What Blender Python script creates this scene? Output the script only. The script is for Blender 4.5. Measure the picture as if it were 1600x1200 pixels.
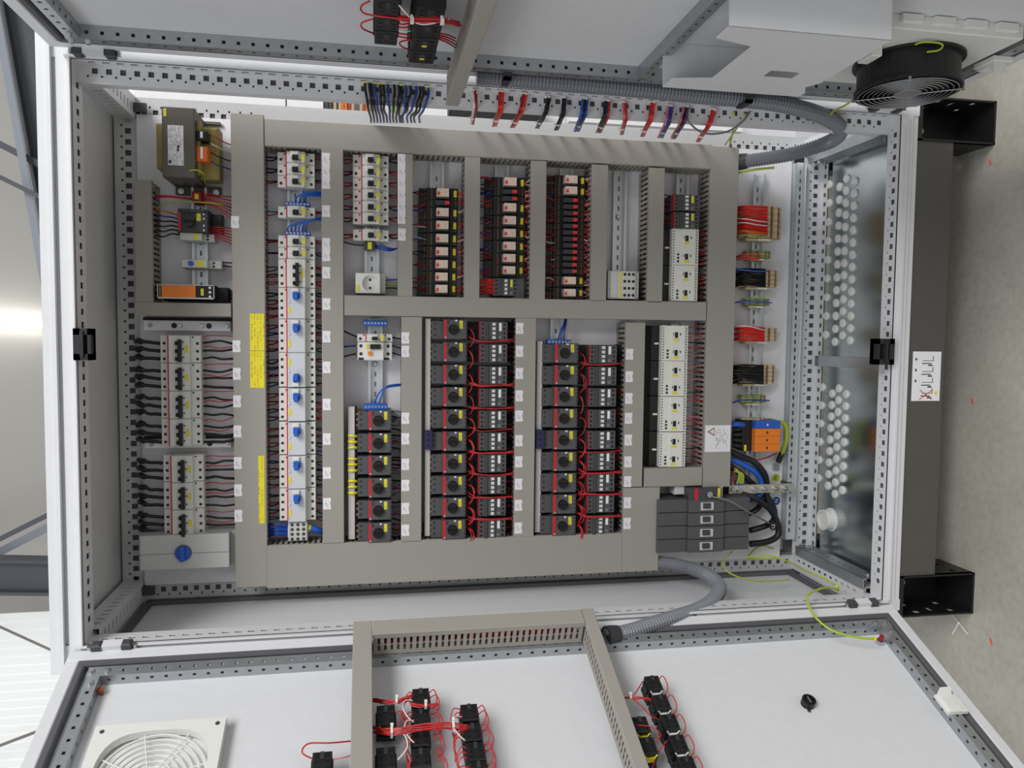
import bpy, math, random
from mathutils import Matrix, Vector, Euler
random.seed(7)
for o in list(bpy.data.objects): bpy.data.objects.remove(o)
scene = bpy.context.scene
COL = scene.collection

# ------------------------------------------------------------------ camera, world, lights, exposure
ZO = 0.245                     # height of the door opening's lower edge above the hall floor
CAM_LOC = Vector((0.04900, -1.60495, 1.17396 + ZO))
FPX = 1230.6                   # focal length in pixels of the 1600 px wide frame
BASE = Matrix(((0, 1, 0), (0, 0, -1), (-1, 0, 0)))      # columns: a (down), b (right), c (towards the viewer)
CAM_ROT = (Matrix.Rotation(0.0612463, 3, 'Z') @ Matrix.Rotation(0.00067, 3, 'Y') @ Matrix.Rotation(-0.181997, 3, 'X')) @ BASE
cam_data = bpy.data.cameras.new('camera')
cam = bpy.data.objects.new('camera', cam_data); COL.objects.link(cam)
cam_data.sensor_fit = 'HORIZONTAL'; cam_data.sensor_width = 36.0
cam_data.lens = FPX / 1600 * 36.0
cam_data.clip_start = 0.02; cam_data.clip_end = 100
cam.matrix_world = Matrix.Translation(CAM_LOC) @ CAM_ROT.to_4x4()
scene.camera = cam

world = bpy.data.worlds.new('hall_daylight'); scene.world = world; world.use_nodes = True
wn = world.node_tree.nodes
wn['Background'].inputs[0].default_value = (0.96, 0.976, 1.0, 1)
wn['Background'].inputs[1].default_value = 0.44

def area(name, loc, target, sx, sy, power, col):
    d = bpy.data.lights.new(name, 'AREA'); d.shape = 'RECTANGLE'; d.size = sx; d.size_y = sy; d.energy = power; d.color = col
    o = bpy.data.objects.new(name, d); COL.objects.link(o); o.location = loc
    o.rotation_euler = (Vector(target) - Vector(loc)).to_track_quat('-Z', 'Y').to_euler()
    return o
area('skylight_right', (3.6, -4.2, 5.2), (-0.3, 0, 1.0), 4.0, 2.2, 340, (1.0, 0.995, 0.985))
area('skylight_left', (-3.2, -3.6, 5.4), (0.2, 0, 1.0), 3.0, 2.0, 75, (0.95, 0.98, 1.0))
vs = scene.view_settings
vs.view_transform = 'Standard'; vs.look = 'None'; vs.gamma = 1.0; vs.use_curve_mapping = False
vs.exposure = 0.12

# ------------------------------------------------------------------ pixel to place (each thing on its own real plane)
def ray(u, v):
    return CAM_ROT @ Vector(((u - 800) / FPX, -(v - 600) / FPX, -1.0))
def at(u, v, Y):
    d = ray(u, v); t = (Y - CAM_LOC.y) / d.y
    return CAM_LOC + d * t
def at_z(u, v, Z):
    d = ray(u, v); t = (Z - CAM_LOC.z) / d.z
    return CAM_LOC + d * t
def at_x(u, v, X):
    d = ray(u, v); t = (X - CAM_LOC.x) / d.x
    return CAM_LOC + d * t

# ------------------------------------------------------------------ materials
MATS = {}
def s2l(x):
    x /= 255.0
    return x / 12.92 if x <= 0.04045 else ((x + 0.055) / 1.055) ** 2.4
def mat(name, rgb, rough=0.5, metal=0.0, var=0.04, scale=40.0, bump=0.0, bscale=400.0, alpha=1.0, trans=0.0, emit=None, spec=0.5):
    if name in MATS: return MATS[name]
    m = bpy.data.materials.new(name); m.use_nodes = True
    nt = m.node_tree; b = nt.nodes['Principled BSDF']
    c = tuple(s2l(x) for x in rgb)
    b.inputs['Roughness'].default_value = rough; b.inputs['Metallic'].default_value = metal
    b.inputs['Specular IOR Level'].default_value = spec
    tc = nt.nodes.new('ShaderNodeTexCoord'); nz = nt.nodes.new('ShaderNodeTexNoise')
    nz.inputs['Scale'].default_value = scale; nz.inputs['Detail'].default_value = 3
    nt.links.new(tc.outputs['Object'], nz.inputs['Vector'])
    mx = nt.nodes.new('ShaderNodeMix'); mx.data_type = 'RGBA'
    mx.inputs[6].default_value = (*[max(0, x * (1 - var)) for x in c], 1)
    mx.inputs[7].default_value = (*[min(1, x * (1 + var)) for x in c], 1)
    nt.links.new(nz.outputs[0], mx.inputs[0]); nt.links.new(mx.outputs[2], b.inputs['Base Color'])
    if bump:
        n2 = nt.nodes.new('ShaderNodeTexNoise'); n2.inputs['Scale'].default_value = bscale
        nt.links.new(tc.outputs['Object'], n2.inputs['Vector'])
        bp = nt.nodes.new('ShaderNodeBump'); bp.inputs['Strength'].default_value = bump; bp.inputs['Distance'].default_value = 0.001
        nt.links.new(n2.outputs[0], bp.inputs['Height']); nt.links.new(bp.outputs[0], b.inputs['Normal'])
    b.inputs['Alpha'].default_value = alpha
    if trans: b.inputs['Transmission Weight'].default_value = trans
    if emit:
        b.inputs['Emission Color'].default_value = (*c, 1); b.inputs['Emission Strength'].default_value = emit
    MATS[name] = m
    return m

def print_mat(name, paper, ink, lines=300.0, rough=0.6, thr=0.5, colscale=900.0, lim=None):
    """paper with rows of small illegible print (rows run along local b)"""
    m = bpy.data.materials.new(name); m.use_nodes = True; MATS[name] = m
    nt = m.node_tree; b = nt.nodes['Principled BSDF']; b.inputs['Roughness'].default_value = rough
    tc = nt.nodes.new('ShaderNodeTexCoord'); sp = nt.nodes.new('ShaderNodeSeparateXYZ'); nt.links.new(tc.outputs['Object'], sp.inputs[0])
    def mth(op, x, y=None):
        n = nt.nodes.new('ShaderNodeMath'); n.operation = op
        for i, q in enumerate((x, y)):
            if q is None: continue
            if isinstance(q, (int, float)): n.inputs[i].default_value = q
            else: nt.links.new(q, n.inputs[i])
        return n.outputs[0]
    row = mth('MULTIPLY', sp.outputs[0], lines); fr = mth('FRACT', row); ln = mth('LESS_THAN', fr, 0.45)
    rid = mth('FLOOR', row)
    cb = nt.nodes.new('ShaderNodeCombineXYZ'); nt.links.new(mth('MULTIPLY', rid, 7.13), cb.inputs[0])
    nt.links.new(mth('MULTIPLY', sp.outputs[1], colscale), cb.inputs[1])
    nz = nt.nodes.new('ShaderNodeTexNoise'); nz.inputs['Scale'].default_value = 1.0; nz.inputs['Detail'].default_value = 2; nt.links.new(cb.outputs[0], nz.inputs['Vector'])
    cb2 = nt.nodes.new('ShaderNodeCombineXYZ'); nt.links.new(mth('MULTIPLY', rid, 3.7), cb2.inputs[0]); nt.links.new(mth('MULTIPLY', sp.outputs[1], colscale * 0.06), cb2.inputs[1])
    nz2 = nt.nodes.new('ShaderNodeTexNoise'); nz2.inputs['Scale'].default_value = 1.0; nt.links.new(cb2.outputs[0], nz2.inputs['Vector'])
    k = mth('MULTIPLY', ln, mth('GREATER_THAN', nz.outputs[0], thr)); k = mth('MULTIPLY', k, mth('GREATER_THAN', nz2.outputs[0], 0.5))
    if lim:
        for ax, (l0, l1) in enumerate(lim):
            k = mth('MULTIPLY', k, mth('MULTIPLY', mth('GREATER_THAN', sp.outputs[ax], l0), mth('LESS_THAN', sp.outputs[ax], l1)))
    mx = nt.nodes.new('ShaderNodeMix'); mx.data_type = 'RGBA'
    mx.inputs[6].default_value = (*[s2l(x) for x in paper], 1); mx.inputs[7].default_value = (*[s2l(x) for x in ink], 1)
    nt.links.new(k, mx.inputs[0]); nt.links.new(mx.outputs[2], b.inputs['Base Color'])
    return m

mat('enclosure', (217, 218, 221), 0.42, bump=0.12, bscale=900)
mat('enclosure_back', (196, 197, 198), 0.45, bump=0.1, bscale=900)
mat('galv', (178, 182, 185), 0.38, 0.85, var=0.12, scale=60)
mat('plate_galv', (232, 230, 234), 0.5, 0.12, var=0.07, scale=22)
mat('rail_zinc', (220, 224, 226), 0.34, 0.6, var=0.06, scale=40)
mat('steel', (190, 192, 196), 0.28, 1.0, var=0.05)
mat('gasket', (88, 88, 92), 0.8)
mat('duct', (158, 154, 147), 0.62, var=0.02, scale=15, bump=0.05)
mat('black', (22, 22, 24), 0.45)
mat('black_soft', (34, 34, 36), 0.7)
mat('black_gloss', (14, 14, 15), 0.3)
mat('dark', (66, 67, 70), 0.5)
mat('dark2', (52, 53, 57), 0.5)
mat('starter', (84, 84, 87), 0.5)
mat('white_plastic', (226, 226, 222), 0.45)
mat('grey_plastic', (205, 206, 204), 0.45)
mat('light_face', (206, 209, 214), 0.4)
mat('module', (226, 226, 218), 0.5)
mat('paper', (238, 238, 240), 0.7)
mat('red', (196, 38, 44), 0.45)
mat('red_dark', (150, 24, 34), 0.5)
mat('red_bright', (226, 52, 44), 0.4)
mat('white_wire', (232, 220, 216), 0.45)
mat('pink_wire', (214, 120, 128), 0.45)
mat('blue', (36, 96, 196), 0.42)
mat('blue_wire', (34, 66, 158), 0.42)
mat('blue_navy', (36, 42, 84), 0.45)
mat('black_wire', (22, 22, 25), 0.42)
mat('yellow', (232, 220, 40), 0.55)
mat('yellow_tag', (226, 218, 60), 0.55)
mat('yellow_green', (172, 190, 58), 0.45)
mat('green', (132, 156, 84), 0.5)
mat('orange', (238, 130, 38), 0.5)
mat('orange_wire', (226, 112, 40), 0.45)
mat('violet_wire', (92, 56, 120), 0.45)
mat('grey_wire', (120, 120, 124), 0.45)
mat('beige', (190, 166, 132), 0.55)
mat('beige2', (206, 188, 156), 0.55)
mat('brown_term', (128, 92, 62), 0.55)
mat('copper', (206, 138, 92), 0.35, 0.6)
mat('gold', (168, 124, 60), 0.4, 0.5)
mat('lacquer', (150, 136, 76), 0.5)
mat('core', (96, 92, 84), 0.55, var=0.08)
mat('relay_clear', (228, 206, 190), 0.15, var=0.3, scale=220)
mat('conduit', (122, 125, 132), 0.38)
mat('plinth', (84, 81, 77), 0.55, var=0.05, scale=30, bump=0.1)
mat('plinth_black', (24, 25, 25), 0.4)
mat('bus_cover', (196, 194, 190), 0.5)
mat('busbar', (196, 190, 176), 0.35, 0.5)
mat('tie', (232, 232, 226), 0.5)
mat('rust_cap', (150, 76, 44), 0.6)
mat('term_screw', (84, 82, 78), 0.4, 0.5)
mat('term_hole', (44, 43, 42), 0.5)
print_mat('print_white', (236, 235, 238), (120, 116, 120), 260, thr=0.48, colscale=1000)
print_mat('print_label', (235, 233, 237), (128, 112, 122), 240, thr=0.5, colscale=900, lim=((-.0065, .0035), (-.0085, .0085)))
print_mat('print_warning', (235, 233, 237), (140, 132, 138), 200, thr=0.46, colscale=900, lim=((-.006, .026), (-.026, .026)))
print_mat('print_yellow', (234, 220, 42), (196, 160, 40), 150, thr=0.5, colscale=420)
print_mat('print_tag', (228, 218, 62), (120, 110, 40), 700, thr=0.5, colscale=1800)

# ------------------------------------------------------------------ mesh builder
class MB:
    def __init__(s): s.v = []; s.f = []
    def add(s, vs_, fs):
        k = len(s.v); s.v += [tuple(p) for p in vs_]; s.f += [tuple(i + k for i in f) for f in fs]; return s
    def box(s, a0, a1, b0, b1, c0, c1):
        if a0 > a1: a0, a1 = a1, a0
        if b0 > b1: b0, b1 = b1, b0
        if c0 > c1: c0, c1 = c1, c0
        return s.add([(a0, b0, c0), (a1, b0, c0), (a1, b1, c0), (a0, b1, c0), (a0, b0, c1), (a1, b0, c1), (a1, b1, c1), (a0, b1, c1)],
                     [(3, 2, 1, 0), (4, 5, 6, 7), (0, 1, 5, 4), (1, 2, 6, 5), (2, 3, 7, 6), (3, 0, 4, 7)])
    def cbox(s, a0, a1, b0, b1, c0, c1, ch=0.0015):
        """box with the front (c1) edges chamfered"""
        if a0 > a1: a0, a1 = a1, a0
        if b0 > b1: b0, b1 = b1, b0
        m = c1 - ch
        V = [(a0, b0, c0), (a1, b0, c0), (a1, b1, c0), (a0, b1, c0), (a0, b0, m), (a1, b0, m), (a1, b1, m), (a0, b1, m),
             (a0 + ch, b0 + ch, c1), (a1 - ch, b0 + ch, c1), (a1 - ch, b1 - ch, c1), (a0 + ch, b1 - ch, c1)]
        F = [(3, 2, 1, 0), (8, 9, 10, 11)]
        for i in range(4):
            j = (i + 1) % 4
            F += [(i, j, 4 + j, 4 + i), (4 + i, 4 + j, 8 + j, 8 + i)]
        return s.add(V, F)
    def prism(s, poly, c0, c1):
        n = len(poly)
        ar = sum(poly[i][0] * poly[(i + 1) % n][1] - poly[(i + 1) % n][0] * poly[i][1] for i in range(n))
        if ar < 0: poly = poly[::-1]
        V = [(p[0], p[1], c0) for p in poly] + [(p[0], p[1], c1) for p in poly]
        F = [tuple(range(n - 1, -1, -1)), tuple(range(n, 2 * n))]
        F += [(i, (i + 1) % n, n + (i + 1) % n, n + i) for i in range(n)]
        return s.add(V, F)
    def extr(s, prof, plane, t0, t1):
        """profile of 2D points extruded along one axis: plane 'ac' -> along b, 'bc' -> along a"""
        n = len(prof)
        if plane == 'ac': f = lambda p, t: (p[0], t, p[1])
        else: f = lambda p, t: (t, p[0], p[1])
        V = [f(p, t0) for p in prof] + [f(p, t1) for p in prof]
        F = [tuple(range(n - 1, -1, -1)), tuple(range(n, 2 * n))] + [(i, (i + 1) % n, n + (i + 1) % n, n + i) for i in range(n)]
        return s.add(V, F)
    def cyl(s, a, b, c0, c1, r, n=12, r2=None, rot=0.0):
        r2 = r if r2 is None else r2
        V = [(a + r * math.cos(6.2832 * i / n + rot), b + r * math.sin(6.2832 * i / n + rot), c0) for i in range(n)]
        V += [(a + r2 * math.cos(6.2832 * i / n + rot), b + r2 * math.sin(6.2832 * i / n + rot), c1) for i in range(n)]
        return s.add(V, [tuple(range(n - 1, -1, -1)), tuple(range(n, 2 * n))] + [(i, (i + 1) % n, n + (i + 1) % n, n + i) for i in range(n)])
    def ring(s, a, b, c0, c1, r0, r1, n=24):
        V = []
        for r, c in ((r0, c0), (r1, c0), (r1, c1), (r0, c1)):
            V += [(a + r * math.cos(6.2832 * i / n), b + r * math.sin(6.2832 * i / n), c) for i in range(n)]
        F = []
        for k in range(4):
            k2 = (k + 1) % 4
            F += [(k * n + i, k * n + (i + 1) % n, k2 * n + (i + 1) % n, k2 * n + i) for i in range(n)]
        return s.add(V, F)
    def tube(s, pts, r, n=6, radii=None, cap=True):
        P = [Vector(p) for p in pts]; m = len(P); rings = []
        up = None
        for i in range(m):
            t = (P[min(i + 1, m - 1)] - P[max(i - 1, 0)])
            if t.length < 1e-9: t = Vector((0, 0, 1))
            t.normalize()
            if up is None:
                up = Vector((0, 0, 1)) if abs(t.z) < 0.9 else Vector((1, 0, 0))
            x = up - t * up.dot(t)
            if x.length < 1e-6: x = t.orthogonal()
            x.normalize(); y = t.cross(x); up = x
            rr = radii[i] if radii else r
            rings.append([P[i] + (x * math.cos(6.2832 * k / n) + y * math.sin(6.2832 * k / n)) * rr for k in range(n)])
        V = [q for R_ in rings for q in R_]; F = []
        for i in range(m - 1):
            F += [(i * n + k, i * n + (k + 1) % n, (i + 1) * n + (k + 1) % n, (i + 1) * n + k) for k in range(n)]
        if cap: F += [tuple(range(n - 1, -1, -1)), tuple((m - 1) * n + k for k in range(n))]
        return s.add(V, F)
    def perf(s, O, e1, e2, L, Wd, holes, depth=0.002, nrm=None):
        """sheet O + t e1 + w e2 with rectangular holes (t0,t1,w0,w1); holes get rims going back along -nrm"""
        O = Vector(O); e1 = Vector(e1); e2 = Vector(e2); nrm = Vector(nrm) if nrm else e1.cross(e2)
        br = sorted({0.0, L} | {x for h in holes for x in h[:2]})
        P = lambda t, w: O + e1 * t + e2 * w
        hs = sorted(holes); 
        for i in range(len(br) - 1):
            t0, t1 = br[i], br[i + 1]
            if t1 - t0 < 1e-7: continue
            tm = (t0 + t1) / 2
            inside = sorted([(h[2], h[3]) for h in hs if h[0] < tm < h[1]])
            w = 0.0
            for (w0, w1) in inside + [(Wd, Wd)]:
                if w0 - w > 1e-7: s.add([P(t0, w), P(t1, w), P(t1, w0), P(t0, w0)], [(0, 1, 2, 3)])
                w = w1
        d = -nrm * depth
        for (t0, t1, w0, w1) in holes:
            q = [P(t0, w0), P(t1, w0), P(t1, w1), P(t0, w1)]
            s.add(q + [p + d for p in q], [(i, 4 + i, 4 + (i + 1) % 4, (i + 1) % 4) for i in range(4)])
        return s
    def mesh(s, name, m, smooth=False):
        me = bpy.data.meshes.new(name); me.from_pydata(s.v, [], s.f); me.update()
        if m: me.materials.append(MATS[m] if isinstance(m, str) else m)
        if smooth:
            for p in me.polygons: p.use_smooth = True
        return me
    def build(s, name, m, parent=None, smooth=False, kind=None, label=None):
        return link(name, s.mesh(name, m, smooth), parent, kind, label)

def link(name, me, parent=None, kind=None, label=None):
    o = bpy.data.objects.new(name, me); COL.objects.link(o)
    if parent: o.parent = parent
    if kind: o['kind'] = kind
    if label: o['label'] = label
    return o
def tag(o, label, cat, group=None, kind=None):
    o['label'] = label; o['category'] = cat
    if group: o['group'] = group
    if kind: o['kind'] = kind
    return o
RB = BASE.to_4x4()
def thing(name, label, cat, M=None, group=None):
    o = bpy.data.objects.new(name, None); COL.objects.link(o); o.empty_display_size = 0.02
    o.matrix_world = M if M is not None else Matrix()
    return tag(o, label, cat, group)
ORD = ['first', 'second', 'third', 'fourth', 'fifth', 'sixth', 'seventh', 'eighth', 'ninth', 'tenth', 'eleventh', 'twelfth', 'thirteenth', 'fourteenth', 'fifteenth', 'sixteenth']

# plate frame: a = down, b = right, c = out of the mounting plate
YP = 0.365
def W(a, b, c=0.0): return Vector((b, YP - c, -a))
def PM(a, b, c=0.0): return Matrix.Translation(W(a, b, c)) @ RB
def px(u, v, c):
    p = at(u, v, YP - c); return (-p.z, p.x)
def R(u0, v0, u1, v1, c):
    um, vm = (u0 + u1) / 2, (v0 + v1) / 2
    return px(u0, vm, c)[0], px(u1, vm, c)[0], px(um, v1, c)[1], px(um, v0, c)[1]      # a0, a1, b0, b1
def bez(p0, p1, p2, p3, n=8):
    p0, p1, p2, p3 = map(Vector, (p0, p1, p2, p3)); out = []
    for i in range(n + 1):
        t = i / n; q = 1 - t
        out.append(p0 * q ** 3 + p1 * 3 * q * q * t + p2 * 3 * q * t * t + p3 * t ** 3)
    return out
def spline(pts, n=6):
    P = [Vector(p) for p in pts]; out = []
    for i in range(len(P) - 1):
        p0 = P[max(i - 1, 0)]; p1 = P[i]; p2 = P[i + 1]; p3 = P[min(i + 2, len(P) - 1)]
        for k in range(n):
            t = k / n
            out.append(0.5 * ((2 * p1) + (p2 - p0) * t + (2 * p0 - 5 * p1 + 4 * p2 - p3) * t * t + (3 * p1 - p0 - 3 * p2 + p3) * t ** 3))
    out.append(P[-1]); return out

# ------------------------------------------------------------------ the hall
def struct(o): o['kind'] = 'structure'; return o
fm = bpy.data.materials.new('concrete'); fm.use_nodes = True; MATS['concrete'] = fm
nt = fm.node_tree; pb = nt.nodes['Principled BSDF']; pb.inputs['Roughness'].default_value = 0.55
tc = nt.nodes.new('ShaderNodeTexCoord')
n1 = nt.nodes.new('ShaderNodeTexNoise'); n1.inputs['Scale'].default_value = 2.3; n1.inputs['Detail'].default_value = 6; n1.inputs['Roughness'].default_value = 0.65
n2 = nt.nodes.new('ShaderNodeTexNoise'); n2.inputs['Scale'].default_value = 60; n2.inputs['Detail'].default_value = 4
nt.links.new(tc.outputs['Object'], n1.inputs['Vector']); nt.links.new(tc.outputs['Object'], n2.inputs['Vector'])
r1 = nt.nodes.new('ShaderNodeValToRGB'); r1.color_ramp.elements[0].position = 0.3; r1.color_ramp.elements[1].position = 0.7
r1.color_ramp.elements[0].color = (s2l(168), s2l(164), s2l(153), 1); r1.color_ramp.elements[1].color = (s2l(194), s2l(190), s2l(179), 1)
nt.links.new(n1.outputs[0], r1.inputs[0])
mm = nt.nodes.new('ShaderNodeMix'); mm.data_type = 'RGBA'; mm.blend_type = 'MULTIPLY'; mm.inputs[0].default_value = 0.35
nt.links.new(r1.outputs[0], mm.inputs[6]); nt.links.new(n2.outputs[0], mm.inputs[7]); nt.links.new(mm.outputs[2], pb.inputs['Base Color'])
struct(MB().add([(-7, -7, 0), (7, -7, 0), (7, 6, 0), (-7, 6, 0)], [(0, 1, 2, 3)]).build('floor', 'concrete'))

mat('hall_wall', (194, 191, 185), 0.7, var=0.03, scale=2)
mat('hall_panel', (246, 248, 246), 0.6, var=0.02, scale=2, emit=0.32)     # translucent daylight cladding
mat('beam_dark', (86, 89, 96), 0.55)
mat('beam_light', (150, 156, 166), 0.55)
mat('brace', (150, 146, 142), 0.55)
HY = 5.6                       # back wall of the hall
wb = struct(MB().box(-7, 7, HY + 0.02, HY + 0.2, 0, 9).build('wall_back', 'hall_wall'))
# bright ribbed cladding on the lower left of that wall: each sheet its own piece
zt = at(40, 955, HY).x
xe = at(0, 960, HY).x
pw = 0.062
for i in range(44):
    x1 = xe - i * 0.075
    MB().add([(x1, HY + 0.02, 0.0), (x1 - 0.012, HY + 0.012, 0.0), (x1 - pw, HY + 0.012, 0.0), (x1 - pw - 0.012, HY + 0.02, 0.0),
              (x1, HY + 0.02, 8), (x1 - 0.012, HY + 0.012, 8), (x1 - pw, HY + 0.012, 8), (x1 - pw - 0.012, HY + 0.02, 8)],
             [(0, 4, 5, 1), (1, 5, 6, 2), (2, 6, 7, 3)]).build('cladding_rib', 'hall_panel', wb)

def bar(name, p, q, w, d, m, label, cat, group=None, extra=None):
    """straight steel section between two points of the hall: web or flange w wide, d deep"""
    p, q = Vector(p), Vector(q); t = (q - p); t.normalize(); p = p - t * 2.2; q = q + t * 2.4     # runs on past the part in view
    if q.z < 0.02: q = q - t * ((q.z - 0.02) / t.z)
    if p.z < 0.02: p = p - t * ((p.z - 0.02) / t.z)
    L = (q - p).length
    y = Vector((0, 1, 0)); x = t.cross(y).normalized(); y = x.cross(t).normalized()
    Mx = Matrix((x, y, t)).transposed().to_4x4(); Mx.translation = p
    r = thing(name, label, cat, Mx, group)
    if extra == 'I':
        MB().box(-w * 0.5, w * 0.5, -d * 0.06, d * 0.06, 0, L).build('web', m, r)
        for s_ in (-1, 1): MB().box(s_ * w * 0.5 - 0.012, s_ * w * 0.5 + 0.012, -d / 2, d / 2, 0, L).build('flange', m, r)
    else:
        MB().box(-w / 2, w / 2, -d / 2, -d / 2 + 0.01, 0, L).build('leg_plate', m, r)
        MB().box(-w / 2, -w / 2 + 0.01, -d / 2 + 0.01, d / 2, 0, L).build('leg_plate', m, r)
    return r
BY = 4.6
def far(u, v, Y=BY): return at(u, v, Y)
bar('roof_girder', far(20, -60), far(92, 345), 0.20, 0.12, 'beam_dark', 'broad dark grey girder slanting past the corner of the open fan door', 'girder', extra='I')
bar('roof_purlin', far(-14, -40, 4.4), far(82, 500, 4.4), 0.05, 0.06, 'beam_light', 'long pale blue grey purlin slanting beside the dark girder', 'purlin')
bar('roof_tie', far(-30, 210, 4.5), far(56, 254, 4.5), 0.045, 0.05, 'beam_dark', 'thicker grey tie bar crossing the pale purlin', 'tie bar')
bar('roof_tie', far(-30, 262, 4.3), far(76, 314, 4.3), 0.03, 0.04, 'beam_dark', 'thin grey tie bar beside the thicker tie bar', 'tie bar')
bar('roof_girder', far(-20, 898), far(110, 900), 0.235, 0.14, 'beam_dark', 'heavy dark girder at the edge of the white ribbed cladding', 'girder', extra='I')
bar('diagonal_strut', far(-20, 852, 4.4), far(110, 787, 4.4), 0.035, 0.05, 'beam_dark', 'dark diagonal strut meeting the heavy girder', 'strut')
bar('diagonal_strut', far(-20, 872, 4.8), far(110, 806, 4.8), 0.06, 0.05, 'beam_light', 'pale diagonal strut between dark strut and heavy girder', 'strut')
bar('cladding_brace', far(-20, 970, 5.2), far(112, 1030, 5.2), 0.017, 0.017, 'brace', 'thin round brace crossing the ribbed cladding near the cabinet corner', 'brace')
bar('cladding_brace', far(-20, 1172, 5.4), far(112, 1122, 5.4), 0.024, 0.024, 'brace', 'thin brace on the ribbed cladding beside the grille door', 'brace')
mat('lamp_tube', (255, 255, 250), 0.5, emit=7.0)
p0, p1 = at(-160, 492, HY - .06), at(74, 506, HY - .06)
lt = thing('strip_lamp', 'glowing white strip lamp on the hall wall behind the cabinet roof edge', 'lamp')
MB().tube([p0, p1], 0.036, 10).build('tube', 'lamp_tube', lt, smooth=True)
MB().tube([p0 + Vector((0, .055, 0)), p1 + Vector((0, .055, 0))], 0.03, 6).build('housing', 'beam_light', lt)

# ------------------------------------------------------------------ enclosure
XI, XO = 0.552, 0.600
Z0, Z1 = ZO, ZO + 1.71                 # opening
ZB, ZT = ZO - 0.045, ZO + 1.755        # outside
enc = thing('electrical_enclosure', 'light grey control cabinet with two open doors', 'control cabinet')
def holes(L, pitch, t, w0, w1, start=None, dots=None, skip=()):
    n = int((L - 0.03) / pitch); s0 = (L - (n - 1) * pitch) / 2 if start is None else start
    out = []
    for i in range(n):
        if i in skip: continue
        c = s0 + i * pitch
        if c + t / 2 > L - 0.002: break
        out.append((c - t / 2, c + t / 2, w0, w1))
        if dots and c + pitch * 0.5 < L - 0.01:
            out.append((c + pitch * .5 - dots[2] / 2, c + pitch * .5 + dots[2] / 2, dots[0], dots[1]))
    return out
H = Z1 - Z0
# front right post with its inward mounting flange
m = MB()
m.box(XI, XI + 0.026, 0.0, 0.004, ZB, ZT).box(XI + .026, XO, 0.006, 0.012, ZB, ZT).box(XI, XI + 0.004, -0.008, 0, Z0 - .01, Z1 + .01)
m.perf((XI, 0, Z0), (0, 0, 1), (0, 1, 0), H, 0.036, holes(H, 0.025, 0.013, 0.014, 0.024), nrm=(-1, 0, 0))
po = m.build('frame_post', 'enclosure', enc)
MB().box(XI + .003, XI + .005, .004, .034, Z0, Z1).build('hole_shade_strip', 'gasket', po)  # dark strip added behind the slots to imitate shade inside the hollow post
m = MB()
m.perf((XI, 0.036, Z0), (0, 0, 1), (-1, 0, 0), H, 0.034, holes(H, 0.025, 0.0105, 0.005, 0.0155, dots=(0.018, 0.022, 0.004)), nrm=(0, -1, 0))
m.box(XI - .034, XI - .032, 0.037, 0.06, Z0, Z1).box(XI - .032, XO, 0.058, 0.062, Z0, Z1)
po = m.build('punched_flange', 'enclosure', enc)
MB().box(XI - .031, XI - .002, .041, .044, Z0, Z1).build('hole_shade_strip', 'gasket', po)  # added dark backing, painted shade for the flange's square holes
# front left post
m = MB()
m.box(-XI - 0.026, -XI, 0.0, 0.004, ZB, ZT).box(-XO, -XI - .026, 0.006, 0.012, ZB, ZT).box(-XI - 0.004, -XI, -0.008, 0, Z0 - .01, Z1 + .01)
m.perf((-XI, 0, Z0), (0, 0, 1), (0, 1, 0), H, 0.05, holes(H, 0.025, 0.013, 0.022, 0.031, dots=(0.024, 0.027, 0.003)), nrm=(1, 0, 0))
m.box(-XO, -XI, 0.05, 0.054, Z0, Z1)
po = m.build('frame_post', 'enclosure', enc)
MB().box(-XI - .006, -XI - .003, .004, .048, Z0, Z1).build('hole_shade_strip', 'gasket', po)  # dark strip standing in for the shaded inside of this post
# front top and bottom rails
m = MB()
m.box(-XI, XI, 0.0, 0.004, Z1, Z1 + .026).box(-XI, XI, 0.006, 0.012, Z1 + .026, ZT).box(-XI, XI, -0.008, 0, Z1, Z1 + .004)
m.perf((-XI, 0.0, Z1), (1, 0, 0), (0, 1, 0), 2 * XI, 0.054, holes(2 * XI, 0.025, 0.012, 0.026, 0.042, dots=(0.033, 0.036, 0.003)), nrm=(0, 0, -1))
m.box(-XI, XI, 0.054, 0.058, Z1, ZT - .01)
po = m.build('frame_rail', 'enclosure', enc)
MB().box(-XI, XI, .005, .052, Z1 + .004, Z1 + .007).build('hole_shade_strip', 'gasket', po)  # dark strip painted as shade above the top rail's slots
m = MB()
m.box(-XI, XI, 0.0, 0.004, Z0 - .03, Z0).box(-XI, XI, 0.004, 0.01, ZB, Z0 - .03).box(-XI, XI, -0.006, 0, Z0 - .016, Z0 - .012)
m.perf((-XI, 0.0, Z0), (1, 0, 0), (0, 1, 0), 2 * XI, 0.042, holes(2 * XI, 0.025, 0.011, 0.014, 0.026, dots=(0.030, 0.034, 0.004)), nrm=(0, 0, 1))
m.box(-XI, XI, 0.042, 0.046, ZB, Z0)
po = m.build('frame_rail', 'enclosure', enc)
MB().box(-XI, XI, .005, .040, Z0 - .007, Z0 - .004).build('hole_shade_strip', 'gasket', po)  # dark strip painted as shade under the bottom rail's holes
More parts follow.
